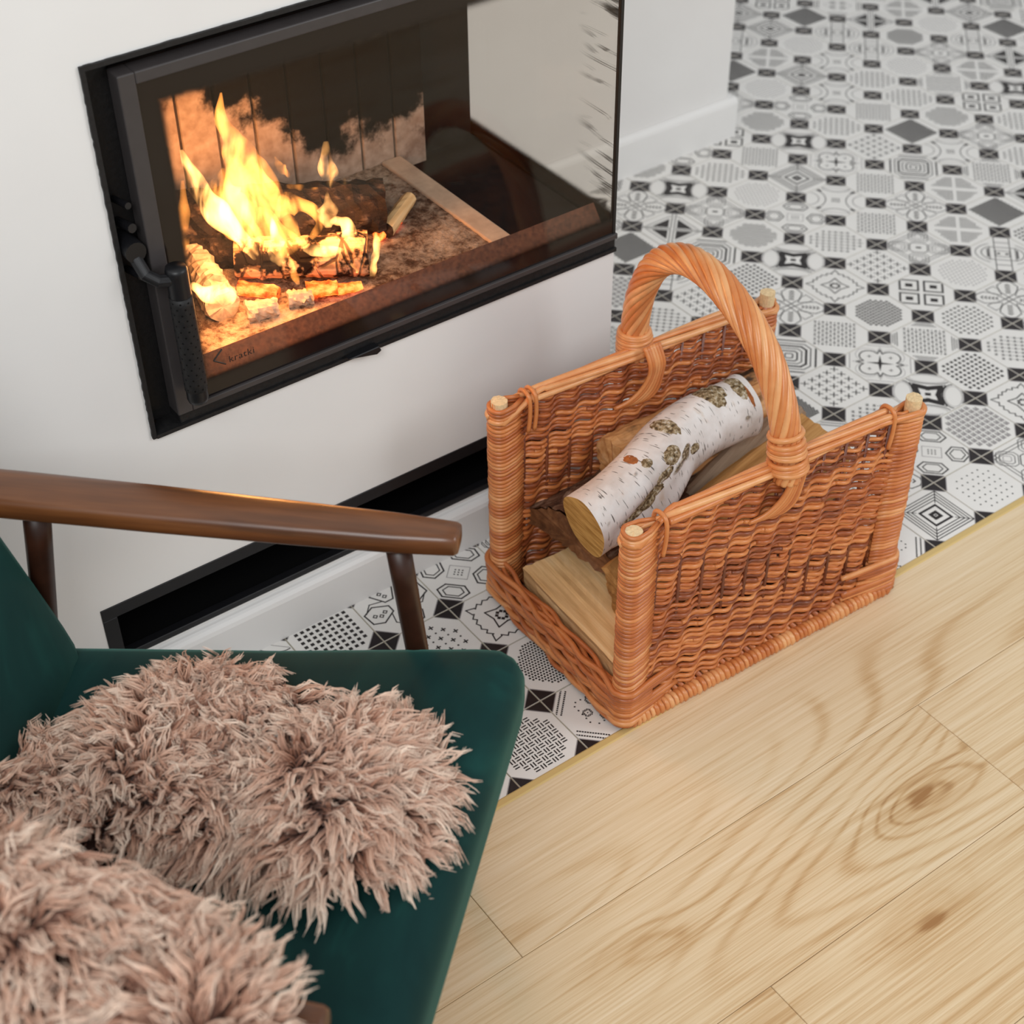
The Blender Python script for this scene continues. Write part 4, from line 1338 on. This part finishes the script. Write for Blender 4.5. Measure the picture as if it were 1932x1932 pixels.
# low woven ends, wrapping round the corner posts
for ex, sx in ((PO, -1), (BL - PO, 1)):
    mb = MB()
    for r in range(12):
        z = 0.010 + r * 0.0056 + rng.normal(0, .0006)
        R = 0.0185 + 0.0012 * rng.normal()
        reach = rng.uniform(.035, .085)
        pts = [(ex - sx * reach, PO - 0.004, max(.008, z - .006)), (ex - sx * 0.03, PO - 0.0130, z - .002)]
        pts += [(ex + sx * R * math.sin(a), PO - R * math.cos(a), z) for a in np.linspace(0.0, math.pi / 2, 5)]
        for k in range(1, 9):
            y = PO + (BW - 2 * PO) * k / 9
            w = math.sin(k * 2.1 + r * 2.6)
            pts.append((ex + sx * (0.0185 + 0.0045 * w), y, z + 0.0045 * math.sin(k * .9 + r * 1.7)))
        pts += [(ex + sx * R * math.cos(a), BW - PO + R * math.sin(a), z) for a in np.linspace(0, math.pi / 2, 5)]
        pts += [(ex - sx * 0.03, BW - PO + 0.0130, z - .002), (ex - sx * reach, BW - PO + 0.004, max(.008, z - .006))]
        mb.tube(catmull(pts, 84), 0.0039 * rng.uniform(.85, 1.1), 7, tint=tint(.38, .85))
    for r in range(11):      # inner strands
        z = 0.014 + r * 0.0056
        pts = [(ex + sx * (0.006 + 0.004 * math.sin(k * 2.1 + r * 2.2 + 3)), PO + (BW - 2 * PO) * k / 9, z + 0.004 * math.sin(k * 1.1 + r)) for k in range(10)]
        mb.tube(catmull(pts, 46), 0.0037, 6, tint=tint(.3, .7))
    tag(mb.build('woven_end', M_WICKER, basket, smooth=True), kind='stuff')
# foot border: a rod bound with short wraps along both long sides
for yc in (0.006, BW - 0.006):
    mb = MB(); mb.tube([(0.012, yc, 0.0095), (BL - 0.006, yc, 0.0095)], 0.0070, 10, tint=.3)
    mb.build('foot_rod', M_WICKER, basket, smooth=True)
    cw = MB(); x = 0.022
    while x < BL - 0.012:
        pitch = rng.uniform(.0068, .0092)
        ang = np.linspace(-.4, 2 * math.pi - .4, 10)
        R = 0.0076 * rng.uniform(.95, 1.06)
        pts = [(x + pitch * .55 * (i / 9 - .5), yc + R * math.cos(a), 0.0105 + R * math.sin(a)) for i, a in enumerate(ang)]
        cw.tube(np.array(pts), pitch * .50, 6, tint=tint(.55, .95)); x += pitch
    tag(cw.build('foot_wrap', M_WICKER, basket, smooth=True), kind='stuff')
# slatted floor of the basket
mb = MB(); x = PO + 0.01
while x < BL - PO - 0.004:
    w = 0.004 * math.sin(x * 700)
    mb.tube([(x, 0.012, 0.016), (x, BW / 2, 0.020 + w * .3), (x, BW - 0.012, 0.016)], 0.0042, 7, tint=tint(.35, .7)); x += 0.0105
for y in (0.07, 0.125, 0.166, 0.21, 0.262):
    mb.tube([(PO, y, 0.012), (BL - PO, y, 0.012)], 0.005, 7, tint=.4)
tag(mb.build('basket_floor', M_WICKER, basket, smooth=True), kind='stuff')
# handle
HX = 0.252
ctr = catmull(np.array([(HX, .008, .318), (HX, .012, .348), (HX, .025, .398), (HX, .047, .441), (HX, .078, .478), (HX, .124, .508), (HX, .183, .527), (HX, .240, .522), (HX, .288, .490), (HX, .318, .436), (HX, .330, .380), (HX, .330, .343), (HX, .325, .318)]), 120)
T = np.gradient(ctr, axis=0); T /= np.linalg.norm(T, axis=1)[:, None]
Nx = np.array([1.0, 0, 0]); Bx = np.cross(T, Nx[None, :])
s_len = np.concatenate([[0], np.cumsum(np.linalg.norm(np.diff(ctr, axis=0), axis=1))])
HR = 0.0136 + 0.0022 * np.sin(np.linspace(0, math.pi, 120))
core = MB(); core.tube(ctr, 0.0125, 10, tint=.2); 
hroot = core.build('handle', M_WICKER, basket, smooth=True)
NS = 12
for k in range(NS):
    a = k * 2 * math.pi / NS + s_len * 24.0
    pts = ctr + HR[:, None] * (np.cos(a)[:, None] * Nx[None, :] + np.sin(a)[:, None] * Bx)
    hm = MB(); hm.tube(pts, 0.0050, 8, tint=tint(.6, 1.0)); hm.build('twisted_rod', M_WICKER, hroot, smooth=True)
for (cy, i0, i1, s_) in ((0, 7, 17, 1), (1, 114, 104, -1)):
    bm_ = MB(); n = 9
    for q in range(n):
        i = int(i0 + (i1 - i0) * q / (n - 1)); c = ctr[i]; t_n = T[i]
        R = 0.0240 - 0.0004 * q + rng.normal(0, .0004)
        b_ = np.cross(t_n, Nx)
        tl = rng.normal(0, .05)
        pts = [c + R * (math.cos(a) * Nx + math.sin(a) * b_) + t_n * (tl * R * math.cos(a)) for a in np.linspace(0, 2 * math.pi, 22)]
        bm_.tube(np.array(pts), 0.0038, 7, tint=tint(.65, .95), cap=False)
    tag(bm_.build('binding', M_WICKER, basket, smooth=True), kind='stuff')
for yo, s_ in ((0.004, -1), (BW - 0.040, -1)):
    tb = MB()
    for k in range(6):
        x0 = HX - 0.008 + k * 0.0046
        y0 = yo + s_ * 0.0035
        pts = [(x0, y0 + 0.008, BH + 0.010), (x0 + .001, y0 - 0.0045, BH - 0.012), (x0 + .001, y0 - .0035, BH - 0.032), (x0 - 0.004 - .0012 * (5 - k), y0 - 0.001, BH - 0.052 - .0016 * k), (x0 - .016 - .0022 * (5 - k), y0 + 0.004, BH - 0.068 - .0016 * k), (x0 - .030 - .003 * (5 - k), y0 + 0.012, BH - 0.078 - .0012 * k)]
        tb.tube(catmull(pts, 24), 0.0031, 7, tint=tint(.5, .9))
    tag(tb.build('handle_tail', M_WICKER, basket, smooth=True), kind='stuff')

# ------------------------------------------------------------------ FIREWOOD IN THE BASKET
BM = Matrix.Translation((-0.832, -0.443, 0.0015)) @ Matrix.Rotation(BANG, 4, 'Z')
def split_log(name, label, p0, p1, prof, mats, bark_sides=(), amp=0.0018, n=24, seed=0, roll=0.0, endmat=None, taper=1.0):
    """a split billet: cross-section prof [(y,z)...] swept from p0 to p1 (basket coordinates); bark_sides = edge numbers that carry bark"""
    r = np.random.default_rng(seed)
    p0 = np.array(p0, float); p1 = np.array(p1, float); L = np.linalg.norm(p1 - p0)
    ax = (p1 - p0) / L; yv = np.cross([0, 0, 1.0], ax); yv /= np.linalg.norm(yv); zv = np.cross(ax, yv)
    cr, sr = math.cos(roll), math.sin(roll)
    yv, zv = yv * cr + zv * sr, -yv * sr + zv * cr
    M = Matrix(np.array([ax, yv, zv]).T.tolist()).to_4x4(); M.translation = Vector(p0)
    root = thing(name, label, 'firewood', group='firewood in the wicker basket'); root.matrix_world = BM @ M
    # subdivide the profile
    P = []; own = []
    m = len(prof)
    for e in range(m):
        a, b = np.array(prof[e]), np.array(prof[(e + 1) % m])
        k = max(2, int(np.linalg.norm(b - a) / 0.007))
        for i in range(k): P.append(a + (b - a) * i / k); own.append(e)
    P = np.array(P); K = len(P)
    ridge = r.normal(0, 1, K) * amp
    drift = np.cumsum(r.normal(0, .3, (n + 1, 2)), axis=0) * amp * .6
    V = np.zeros((n + 1, K, 3))
    c = P.mean(0); nd = P - c; nd /= np.linalg.norm(nd, axis=1)[:, None]
    for i in range(n + 1):
        t = i / n; s_ = 1 + (taper - 1) * t
        q = P * s_ + nd * (ridge * (1 + .5 * math.sin(t * 9 + seed)) + r.normal(0, amp * .25, K))[:, None] + drift[i]
        V[i, :, 0] = t * L + (r.normal(0, .0012, K) if i in (0, n) else 0)
        V[i, :, 1:] = q
    def strip(es):
        F = []
        for i in range(n):
            for k in range(K):
                if own[k] in es:
                    k2 = (k + 1) % K
                    F.append((i * K + k, i * K + k2, (i + 1) * K + k2, (i + 1) * K + k))
        return F
    wood = [e for e in range(m) if e not in bark_sides]
    MB().add(V.reshape(-1, 3), strip(wood)).build('split_face', mats[0], root)
    if bark_sides:
        Vb = V.copy(); Vb[:, :, 1:] += nd[None] * 0.0025 + r.normal(0, .0018, (n + 1, K))[:, :, None] * nd[None]
        MB().add(Vb.reshape(-1, 3), strip(bark_sides)).build('bark', mats[1], root)
    for i, rev in ((0, True), (n, False)):
        e = MB()
        ring = V[i]; cc = ring.mean(0)
        e.add(np.vstack([ring, cc]), [((k, K, (k + 1) % K) if rev else (k, (k + 1) % K, K)) for k in range(K)])
        e.build('sawn_end', endmat or mats[0], root)
    return root

# pale billet lying across the front, flat split face up
split_log('split_log', 'pale split log lying flat across the front of the wicker basket', (0.086, 0.046, 0.028), (0.090, 0.274, 0.028), [(-.060, .048), (-.055, .010), (-.03, -.004), (.03, -.004), (.058, .012), (.060, .046)], (M_PALEWOOD, M_BARK), (1, 2, 3), seed=2, amp=.0010, endmat=M_BIRCHEND)
# half log with rough bark under the birch
split_log('split_log', 'dark half log with rough brown bark under the birch log', (0.078, 0.222, 0.134), (0.405, 0.285, 0.116), [(-.088, -.018), (.090, -.010), (.084, .014), (.05, .036), (0, .042), (-.05, .030), (-.082, .006)], (M_DARKWOOD, M_BARK), (1, 2, 3, 4, 5, 6), seed=4, amp=.0025, endmat=M_DARKWOOD)
# orange-faced billet against the back panel
split_log('split_log', 'orange split log with dark streaks leaning against the back wicker side', (0.168, 0.260, 0.204), (0.450, 0.276, 0.198), [(-.036, -.044), (.022, -.050), (.032, .020), (.022, .042), (-.012, .044), (-.042, .010)], (M_REDWOOD, M_BARK), (0,), seed=6, amp=.0026, endmat=M_REDWOOD, roll=-.1)
# long tan billet on the near side
split_log('split_log', 'long tan split log wedged between the birch log and the near wicker side', (0.085, 0.090, 0.118), (0.478, 0.166, 0.152), [(-.044, -.050), (.034, -.052), (.058, .030), (.044, .050), (-.046, .040)], (M_TANWOOD, M_BARK), (0,), seed=9, amp=.0014, endmat=M_TANWOOD, roll=.06)
# weathered billet at the far end
split_log('split_log', 'grey weathered split log at the far end of the basket behind the birch log', (0.270, 0.205, 0.120), (0.474, 0.246, 0.186), [(-.036, -.030), (.040, -.030), (.042, .022), (0, .032), (-.038, .022)], (M_GREYWOOD, M_BARK), (0,), seed=13, amp=.0014, endmat=M_GREYWOOD)
# filler billet low down, carrying the others
split_log('split_log', 'split log at the bottom of the basket beneath the others', (0.165, 0.150, 0.062), (0.455, 0.170, 0.062), [(-.09, -.030), (.10, -.030), (.09, .02), (0, .030), (-.08, .02)], (M_DARKWOOD, M_BARK), (2, 3), seed=17, amp=.0016)

# birch log
bc = catmull(np.array([(0.044, 0.153, 0.236), (0.110, 0.168, 0.237), (0.165, 0.186, 0.240), (0.225, 0.212, 0.243), (0.290, 0.232, 0.240), (0.345, 0.238, 0.236), (0.378, 0.240, 0.234)]), 70)
rb = np.interp(np.linspace(0, 1, 70), [0, .08, .3, .5, .75, .92, 1], [.0440, .044, .046, .046, .045, .044, .046])
birch = thing('birch_log', 'white-barked birch log with dark scars on top of the wood pile', 'firewood', group='firewood in the wicker basket')
birch.matrix_world = BM
K = 56
Tb = np.gradient(bc, axis=0); Tb /= np.linalg.norm(Tb, axis=1)[:, None]
V = np.zeros((70, K, 3)); UV = np.zeros((70, K + 0, 2))
sl_ = np.concatenate([[0], np.cumsum(np.linalg.norm(np.diff(bc, axis=0), axis=1))])
bump_k = rng.normal(0, 1, (6, 3))
for i in range(70):
    yv = np.cross([0, 0, 1.0], Tb[i]); yv /= np.linalg.norm(yv); zv = np.cross(Tb[i], yv)
    for k in range(K):
        a = 2 * math.pi * k / K
        w = 1 + .035 * math.sin(3 * a + 1 + i * .04) + .02 * math.sin(5 * a + i * .11)
        # the stub of a second stem on the near side
        stub = .42 * math.exp(-((a - 3.55) ** 2) / .10) * min(1, max(0, (i - 3) / 9.0)) * max(0, 1 - max(0, i - 14) / 20.0) - .16 * math.exp(-((a - 2.98 + .028 * max(0, i - 8)) ** 2) / .035) * min(1, max(0, (i - 2) / 8.0)) * max(0, 1 - max(0, i - 16) / 16.0)
        q = rb[i] * (w + stub)
        V[i, k] = bc[i] + q * (math.cos(a) * yv + math.sin(a) * zv)
        V[i, k] += Tb[0] * q * (0.22 * math.cos(a) - 0.10 * math.sin(a)) * max(0, 1 - i / 14.0)      # the saw cut is oblique
        UV[i, k] = (sl_[i], abs(((a + 2.0) % (2 * math.pi)) - math.pi) * 0.05)
F = []
for i in range(69):
    for k in range(K):
        k2 = (k + 1) % K
        F.append((i * K + k, i * K + k2, (i + 1) * K + k2, (i + 1) * K + k))
MB().add(V.reshape(-1, 3), F, uv=UV.reshape(-1, 2)).build('bark', M_BIRCH, birch, smooth=True, uv=True)
for i, rev, m in ((0, True, M_BIRCHEND), (69, False, M_PALEWOOD)):
    ring = V[i]; cc = ring.mean(0)
    rin = cc + (ring - cc) * 1.0
    MB().add(np.vstack([rin, cc]), [((k, K, (k + 1) % K) if rev else (k, (k + 1) % K, K)) for k in range(K)]).build('sawn_end', m, birch)
# torn strip of bark near the far end and a small knot scar
def bark_patch(name, i0, i1, a0, a1, lift, mat):
    Vp = []; na = 9
    for i in range(i0, i1 + 1):
        for j in range(na):
            a = a0 + (a1 - a0) * j / (na - 1); k = int(a / (2 * math.pi) * K) % K
            c = bc[i]; d = V[i, k] - c; Vp.append(c + d * (1 + lift * math.sin(math.pi * j / (na - 1)) ** .5))
    n_ = i1 - i0 + 1
    Fp = [(i * na + j, i * na + j + 1, (i + 1) * na + j + 1, (i + 1) * na + j) for i in range(n_ - 1) for j in range(na - 1)]
    MB().add(Vp, Fp).build(name, mat, birch, smooth=True)
M_TORN = plain('torn_inner_bark', srgb(164, 96, 46), 0.8, var=0.3, scale=120)
def m_scar():
    t = NT('birch_scar')
    n = t.noise(t.coord(), 170, 4, 0.65)
    t.base(t.ramp(n, [(0.34, srgb(70, 56, 40)), (0.46, srgb(134, 112, 80)), (0.56, srgb(186, 168, 134)), (0.68, srgb(232, 226, 216))]))
    t.rough(0.9); t.b.inputs['Specular IOR Level'].default_value = 0.2
    t.bump(n, 1.0, 0.006)
    return t.mat
M_SCAR = m_scar()
def bark_blotch(name, pts, mat, seed, lift=.0022):
    """raised irregular patch following the trunk; pts: (station 0..69, angle, half width along, half width round)"""
    r = np.random.default_rng(seed); mb = MB()
    for ci, ca, hw, hr in pts:
        na, nr = 22, 5
        Vp = []
        wob = 1 + .22 * np.cumsum(r.normal(0, .5, na)) / 2; wob = wob - np.linspace(0, wob[-1] - wob[0], na); wob = np.clip(wob, .55, 1.4)
        for q in range(nr + 1):
            for k in range(na):
                t = 2 * math.pi * k / na; rr_ = q / nr * wob[k]
                i = min(68.999, max(0, ci + hw * rr_ * math.cos(t))); a = ca + hr * rr_ * math.sin(t)
                i0 = int(i); fi = i - i0; kf = (a / (2 * math.pi) * K) % K; k0 = int(kf); fk = kf - k0
                p = (V[i0, k0 % K] * (1 - fi) + V[i0 + 1, k0 % K] * fi) * (1 - fk) + (V[i0, (k0 + 1) % K] * (1 - fi) + V[i0 + 1, (k0 + 1) % K] * fi) * fk
                c = bc[i0] * (1 - fi) + bc[i0 + 1] * fi
                d = p - c; d /= np.linalg.norm(d)
                Vp.append(p + d * (lift * (1 - (q / nr) ** 3) + (r.normal(0, .0005) if q < nr else -.0008)))
        Fp = [(q * na + k, q * na + (k + 1) % na, (q + 1) * na + (k + 1) % na, (q + 1) * na + k) for q in range(nr) for k in range(na)]
        mb.add(Vp, Fp)
    return mb.build(name, mat, birch, smooth=True)
bark_blotch('bark_scar', [(62, 1.65, 4.0, .60)], M_SCAR, 1)
bark_blotch('bark_scar', [(51, 1.50, 4.6, .75)], M_SCAR, 2)
bark_blotch('bark_scar', [(33, 1.55, 2.3, .62)], M_SCAR, 3)
bark_blotch('bark_scar', [(27, 2.30, 3.4, .28)], M_SCAR, 4)
bark_blotch('bark_seam', [(9, 2.98, 4.0, .12), (13, 2.88, 4.0, .15), (17, 2.74, 4.2, .17), (22, 2.56, 4.2, .18)], M_SCAR, 5)['kind'] = 'stuff'
bark_blotch('bark_scar', [(20, 1.90, 1.7, .16)], M_SCAR, 7)
bark_blotch('bark_scar', [(35, 2.75, 2.6, .22)], M_SCAR, 8)
bark_blotch('knot_scar', [(18.5, 1.42, 1.8, .28)], M_TORN, 6, .0012)
bark_blotch('torn_bark', [(65, 2.15, 1.5, .50)], M_TORN, 9, .0015)

# ------------------------------------------------------------------ ARMCHAIR
CF, CLT = -0.63, -1.41               # chair base centre, in chair-axis coordinates
c45 = math.cos(math.radians(45))
chair = thing('armchair', 'green velvet armchair with dark walnut wooden arms', 'armchair', ((CF + CLT) * c45, (CLT - CF) * c45, 0.0), math.radians(-45))
def CL(p): return np.array([p[0] - CF, p[1] - CLT, p[2]])
def seat_z(f): return 0.412 + (f + 0.365) * 0.172
# seat cushion
V, F = rounded_box((0, 0, 0), (0.272, 0.278, 0.060), 0.046, 16)
out = []
for x, y, z in V:
    f = -0.637 + x
    crown = 0.012 * (1 - (x / .272) ** 2) * (1 - (y / .278) ** 2) if z > 0 else 0
    fx = f + (0.019 * y / .278 - .012) * max(0, x / .272)
    if x < 0: fx -= 0.075 * (-x / .272)
    out.append((fx - CF, y + 0.004, seat_z(f) - 0.060 + z + crown))
seat = MB().add(out, F).build('seat_cushion', M_VELVET, chair, smooth=True)
# back cushion: leans 17 degrees
V, F = rounded_box((0, 0, 0), (0.060, 0.282, 0.270), 0.045, 14)
out = []
ct, st_ = math.cos(math.radians(17)), math.sin(math.radians(17))
for x, y, z in V:
    w = 1.0 - 0.10 * max(0, (z + .27) / .54) ** 1.5
    bul = 0.018 * (1 - (y / .282) ** 2) if x > 0 else 0
    X, Z = x + bul, z + 0.27
    f = -0.910 + X * ct - Z * st_; zz = 0.285 + Z * ct + X * st_
    out.append((f - CF, y * w - 0.005, zz))
MB().add(out, F).build('back_cushion', M_VELVET, chair, smooth=True)
# arms
def arm(side):
    lc = CLT + side * 0.277
    st = [(-1.00, .026, .030), (-.96, .0285, .031), (-.90, .0290, .031), (-.75, .0275, .031), (-.60, .0245, .030), (-.50, .0215, .029), (-.452, .0180, .028), (-.437, .0168, .027), (-.433, .0150, .022)]
    V = []; F = []; n = 20
    for f, hw, th in st:
        for k in range(n):
            a = 2 * math.pi * k / n
            ca, sa = math.cos(a), math.sin(a)
            y = hw * np.sign(ca) * abs(ca) ** .55; z = th / 2 * np.sign(sa) * abs(sa) ** .6
            V.append((f - CF, lc - CLT + y, 0.537 + z))
    for i in range(len(st) - 1):
        for k in range(n):
            k2 = (k + 1) % n
            F.append((i * n + k, i * n + k2, (i + 1) * n + k2, (i + 1) * n + k))
    F += [tuple(range(n - 1, -1, -1)), tuple((len(st) - 1) * n + k for k in range(n))]
    MB().add(V, F).build('armrest', M_WALNUT, chair, smooth=True)
    def leg(f0, f1, z0, z1, r0, r1, m):
        mb = MB(); pts = [(f0 + (f1 - f0) * t - CF, (lc - CLT) * (1 + .02 * t), z0 + (z1 - z0) * t) for t in np.linspace(0, 1, 12)]
        mb.tube(np.array(pts), np.linspace(r0, r1, 12), 12)
        o = mb.build('leg', m, chair, smooth=True)
    leg(-0.497, -0.455, 0.518, 0.0, 0.0135, 0.0105, M_WALNUTD)
    leg(-0.885, -0.965, 0.518, 0.0, 0.0150, 0.0105, M_WALNUTD)
for s_ in (1, -1): arm(s_)
mb = MB()
for y in (-0.245, 0.245): mb.box((-0.50 - CF, y - 0.010, 0.235), (-0.47 - CF, y + 0.010, 0.285))
mb = MB(); mb.box((-0.475 - CF, -0.270, 0.250), (-0.455 - CF, 0.270, 0.295)); bevel(mb.build('front_rail', M_WALNUTD, chair), 0.004, 2)
mb = MB(); mb.box((-0.920 - CF, -0.270, 0.170), (-0.900 - CF, 0.270, 0.215)); bevel(mb.build('rear_rail', M_WALNUTD, chair), 0.004, 2)
for y in (-0.277, 0.277):
    mb = MB()
    mb.tube(np.array([(-0.90 - CF, y, 0.200), (-0.47 - CF, y, 0.285)]), 0.013, 8); mb.build('side_rail', M_WALNUTD, chair, smooth=True)

# ------------------------------------------------------------------ SHEEPSKINS
def sheepskin(name, label, lobes, n_clump, length, seed, per=7, rad=0.00100):
    """lobes: (f, l, radius_f, radius_l, base_z, height, turn) in chair-axis coordinates"""
    r = np.random.default_rng(seed)
    root = thing(name, label, 'sheepskin', ((CF + CLT) * c45, (CLT - CF) * c45, lobes[0][4]), math.radians(-45))
    z00 = lobes[0][4]
    hide = MB()
    B = []; Nn = []; R0 = []
    area = np.array([a * b for _, _, a, b, _, h, _ in lobes]); area = area / area.sum()
    for (f, l, a, b, z0, H, tr), w in zip(lobes, area):
        # hide dome
        V = []; F = []; nu, nv = 12, 32
        for i in range(nu + 1):
            rr = 0.93 * math.sin(i / nu * math.pi / 2)
            for k in range(nv):
                t = 2 * math.pi * k / nv
                x, y = a * rr * math.cos(t), b * rr * math.sin(t)
                x, y = x * math.cos(tr) - y * math.sin(tr), x * math.sin(tr) + y * math.cos(tr)
                V.append((f + x - CF, l + y - CLT, z0 + 0.85 * H * math.sqrt(max(0, 1 - (rr / .94) ** 2)) - z00))
        F = [(i * nv + k, i * nv + (k + 1) % nv, (i + 1) * nv + (k + 1) % nv, (i + 1) * nv + k) for i in range(nu) for k in range(nv)]
        hide.add(V, F)
        n = int(n_clump * w)
        rad_ = np.sqrt(r.uniform(0, 1, n)); th = r.uniform(0, 2 * math.pi, n)
        x, y = a * rad_ * np.cos(th), b * rad_ * np.sin(th)
        q = np.sqrt(np.clip(1 - (rad_ * .97) ** 2, 0, 1))
        nx, ny, nz = x / a ** 2, y / b ** 2, q / H
        ox, oy = np.cos(th), np.sin(th)
        c, s_ = math.cos(tr), math.sin(tr)
        B.append(np.stack([f + x * c - y * s_ - CF, l + x * s_ + y * c - CLT, z0 + H * q * .95 - z00], 1))
        nn = np.stack([nx * c - ny * s_, nx * s_ + ny * c, nz], 1); nn /= np.linalg.norm(nn, axis=1)[:, None]
        Nn.append(nn); R0.append(rad_)
    hide.build('hide', M_HIDE, root, smooth=True)
    B = np.concatenate(B); N = np.concatenate(Nn); R0 = np.concatenate(R0); n = len(B)
    # a smooth swirling comb direction
    fx = np.sin(B[:, 0] * 33 + seed) + np.sin(B[:, 1] * 41 + 2.1 * seed) + .7 * np.sin((B[:, 0] + B[:, 1]) * 61)
    fy = np.cos(B[:, 1] * 37 + 1.3 * seed) + np.sin(B[:, 0] * 29 - seed) + .7 * np.cos((B[:, 0] - B[:, 1]) * 57)
    comb = np.stack([fx, fy, np.zeros(n)], 1) * 0.26
    radial = N.copy(); radial[:, 2] *= .25
    D = N * 0.42 + radial * 0.62 + comb * 1.5 + np.array([0.10, -0.12, 0.0]) + r.normal(0, .20, (n, 3))
    D /= np.linalg.norm(D, axis=1)[:, None]
    Lc = length * r.uniform(.65, 1.25, n)
    up = np.tile([0, 0, 1.0], (n, 1))
    S = np.cross(D, up); S /= np.linalg.norm(S, axis=1)[:, None] + 1e-9
    U = np.cross(S, D)
    SEG = 6; ts = np.linspace(0, 1, SEG + 1)
    phase = r.uniform(0, 6.28, n); amp = r.uniform(.004, .010, n); turns = r.uniform(.8, 1.7, n)
    # clump guide
    G = np.zeros((n, SEG + 1, 3))
    for i, t in enumerate(ts):
        curl = np.sin(phase + turns * 6.28 * t)[:, None] * S + np.cos(phase * 1.7 + turns * 6.28 * t)[:, None] * U
        G[:, i] = B + D * (Lc * t)[:, None] + curl * (amp * t)[:, None] - np.stack([np.zeros(n), np.zeros(n), (Lc * .42 * t ** 2)], 1)
    # neighbouring clumps gather into larger locks
    m_ = max(1, n // 4); ctr_ = r.choice(n, m_, replace=False)
    near = ctr_[np.argmin(((B[:, None, :] - B[ctr_][None, :, :]) ** 2).sum(2), axis=1)]
    for i, t in enumerate(ts):
        target = G[near, i] + (B - B[near]) * (1 - .82 * t)
        G[:, i] = G[:, i] * (1 - .48 * t) + target * (.48 * t)
    tot = n * per
    idx = np.repeat(np.arange(n), per)
    off = r.normal(0, .0034, (tot, 3)) * np.array([1, 1, .5])
    conv = (1 - .86 * ts ** 0.9)
    Pp = G[idx] + off[:, None, :] * conv[None, :, None] + r.normal(0, .00045, (tot, SEG + 1, 3)) * ts[None, :, None]
    Pp[:, :, :] = B[idx][:, None, :] + (Pp - B[idx][:, None, :]) * r.uniform(.8, 1.08, tot)[:, None, None]
    tan = np.gradient(Pp, axis=1); tan /= np.linalg.norm(tan, axis=2)[:, :, None] + 1e-12
    s1 = np.cross(tan, np.array([.31, .52, .79])); s1 /= np.linalg.norm(s1, axis=2)[:, :, None] + 1e-12
    s2 = np.cross(tan, s1)
    prof = np.array([1.0, 1.05, 1.05, .95, .8, .58, .2]) * rad
    ang = np.array([0, 2.094, 4.189])
    Vv = Pp[:, :, None, :] + prof[None, :, None, None] * (np.cos(ang)[None, None, :, None] * s1[:, :, None, :] + np.sin(ang)[None, None, :, None] * s2[:, :, None, :])
    nv = (SEG + 1) * 3
    Vv = Vv.reshape(-1, 3)
    tmpl = []
    for i in range(SEG):
        for k in range(3):
            k2 = (k + 1) % 3
            tmpl.append((i * 3 + k, i * 3 + k2, (i + 1) * 3 + k2, (i + 1) * 3 + k))
    tmpl = np.array(tmpl)
    faces = (tmpl[None] + (np.arange(tot) * nv)[:, None, None]).reshape(-1, 4)
    me = bpy.data.meshes.new('wool')
    me.vertices.add(len(Vv)); me.vertices.foreach_set('co', Vv.ravel())
    nf = len(faces)
    me.loops.add(nf * 4); me.loops.foreach_set('vertex_index', faces.ravel().astype(np.int32))
    me.polygons.add(nf); me.polygons.foreach_set('loop_start', np.arange(nf, dtype=np.int32) * 4)
    me.update(calc_edges=True)
    me.polygons.foreach_set('use_smooth', np.ones(nf, bool))
    ct_ = (r.normal(0, .07, n) + r.normal(0, .08, n)[near])[idx]
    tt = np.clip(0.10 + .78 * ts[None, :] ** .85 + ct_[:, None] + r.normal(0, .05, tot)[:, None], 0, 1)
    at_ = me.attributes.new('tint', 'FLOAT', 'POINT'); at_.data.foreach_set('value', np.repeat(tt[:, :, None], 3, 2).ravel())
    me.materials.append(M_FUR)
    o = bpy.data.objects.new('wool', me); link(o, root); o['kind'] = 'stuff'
    return root
def sz(f): return seat_z(f) + 0.008
sheepskin('sheepskin', 'shaggy mauve-brown sheepskin heaped on the green velvet seat',
          [(-.665, -1.318, .118, .090, sz(-.655), .052, .2), (-.503, -1.375, .076, .094, sz(-.495), .050, .0), (-.800, -1.415, .085, .090, sz(-.79), .045, .0), (-.62, -1.39, .10, .06, sz(-.62), .04, 0)], 4300, .054, 3)
sheepskin('sheepskin', 'blurred shaggy mauve-brown sheepskin draped over the nearer wooden arm',
          [(-.675, -1.672, .125, .072, .556, .052, .0), (-.545, -1.710, .070, .056, .553, .042, .0), (-.81, -1.684, .12, .082, .556, .055, .0)], 2700, .056, 8)
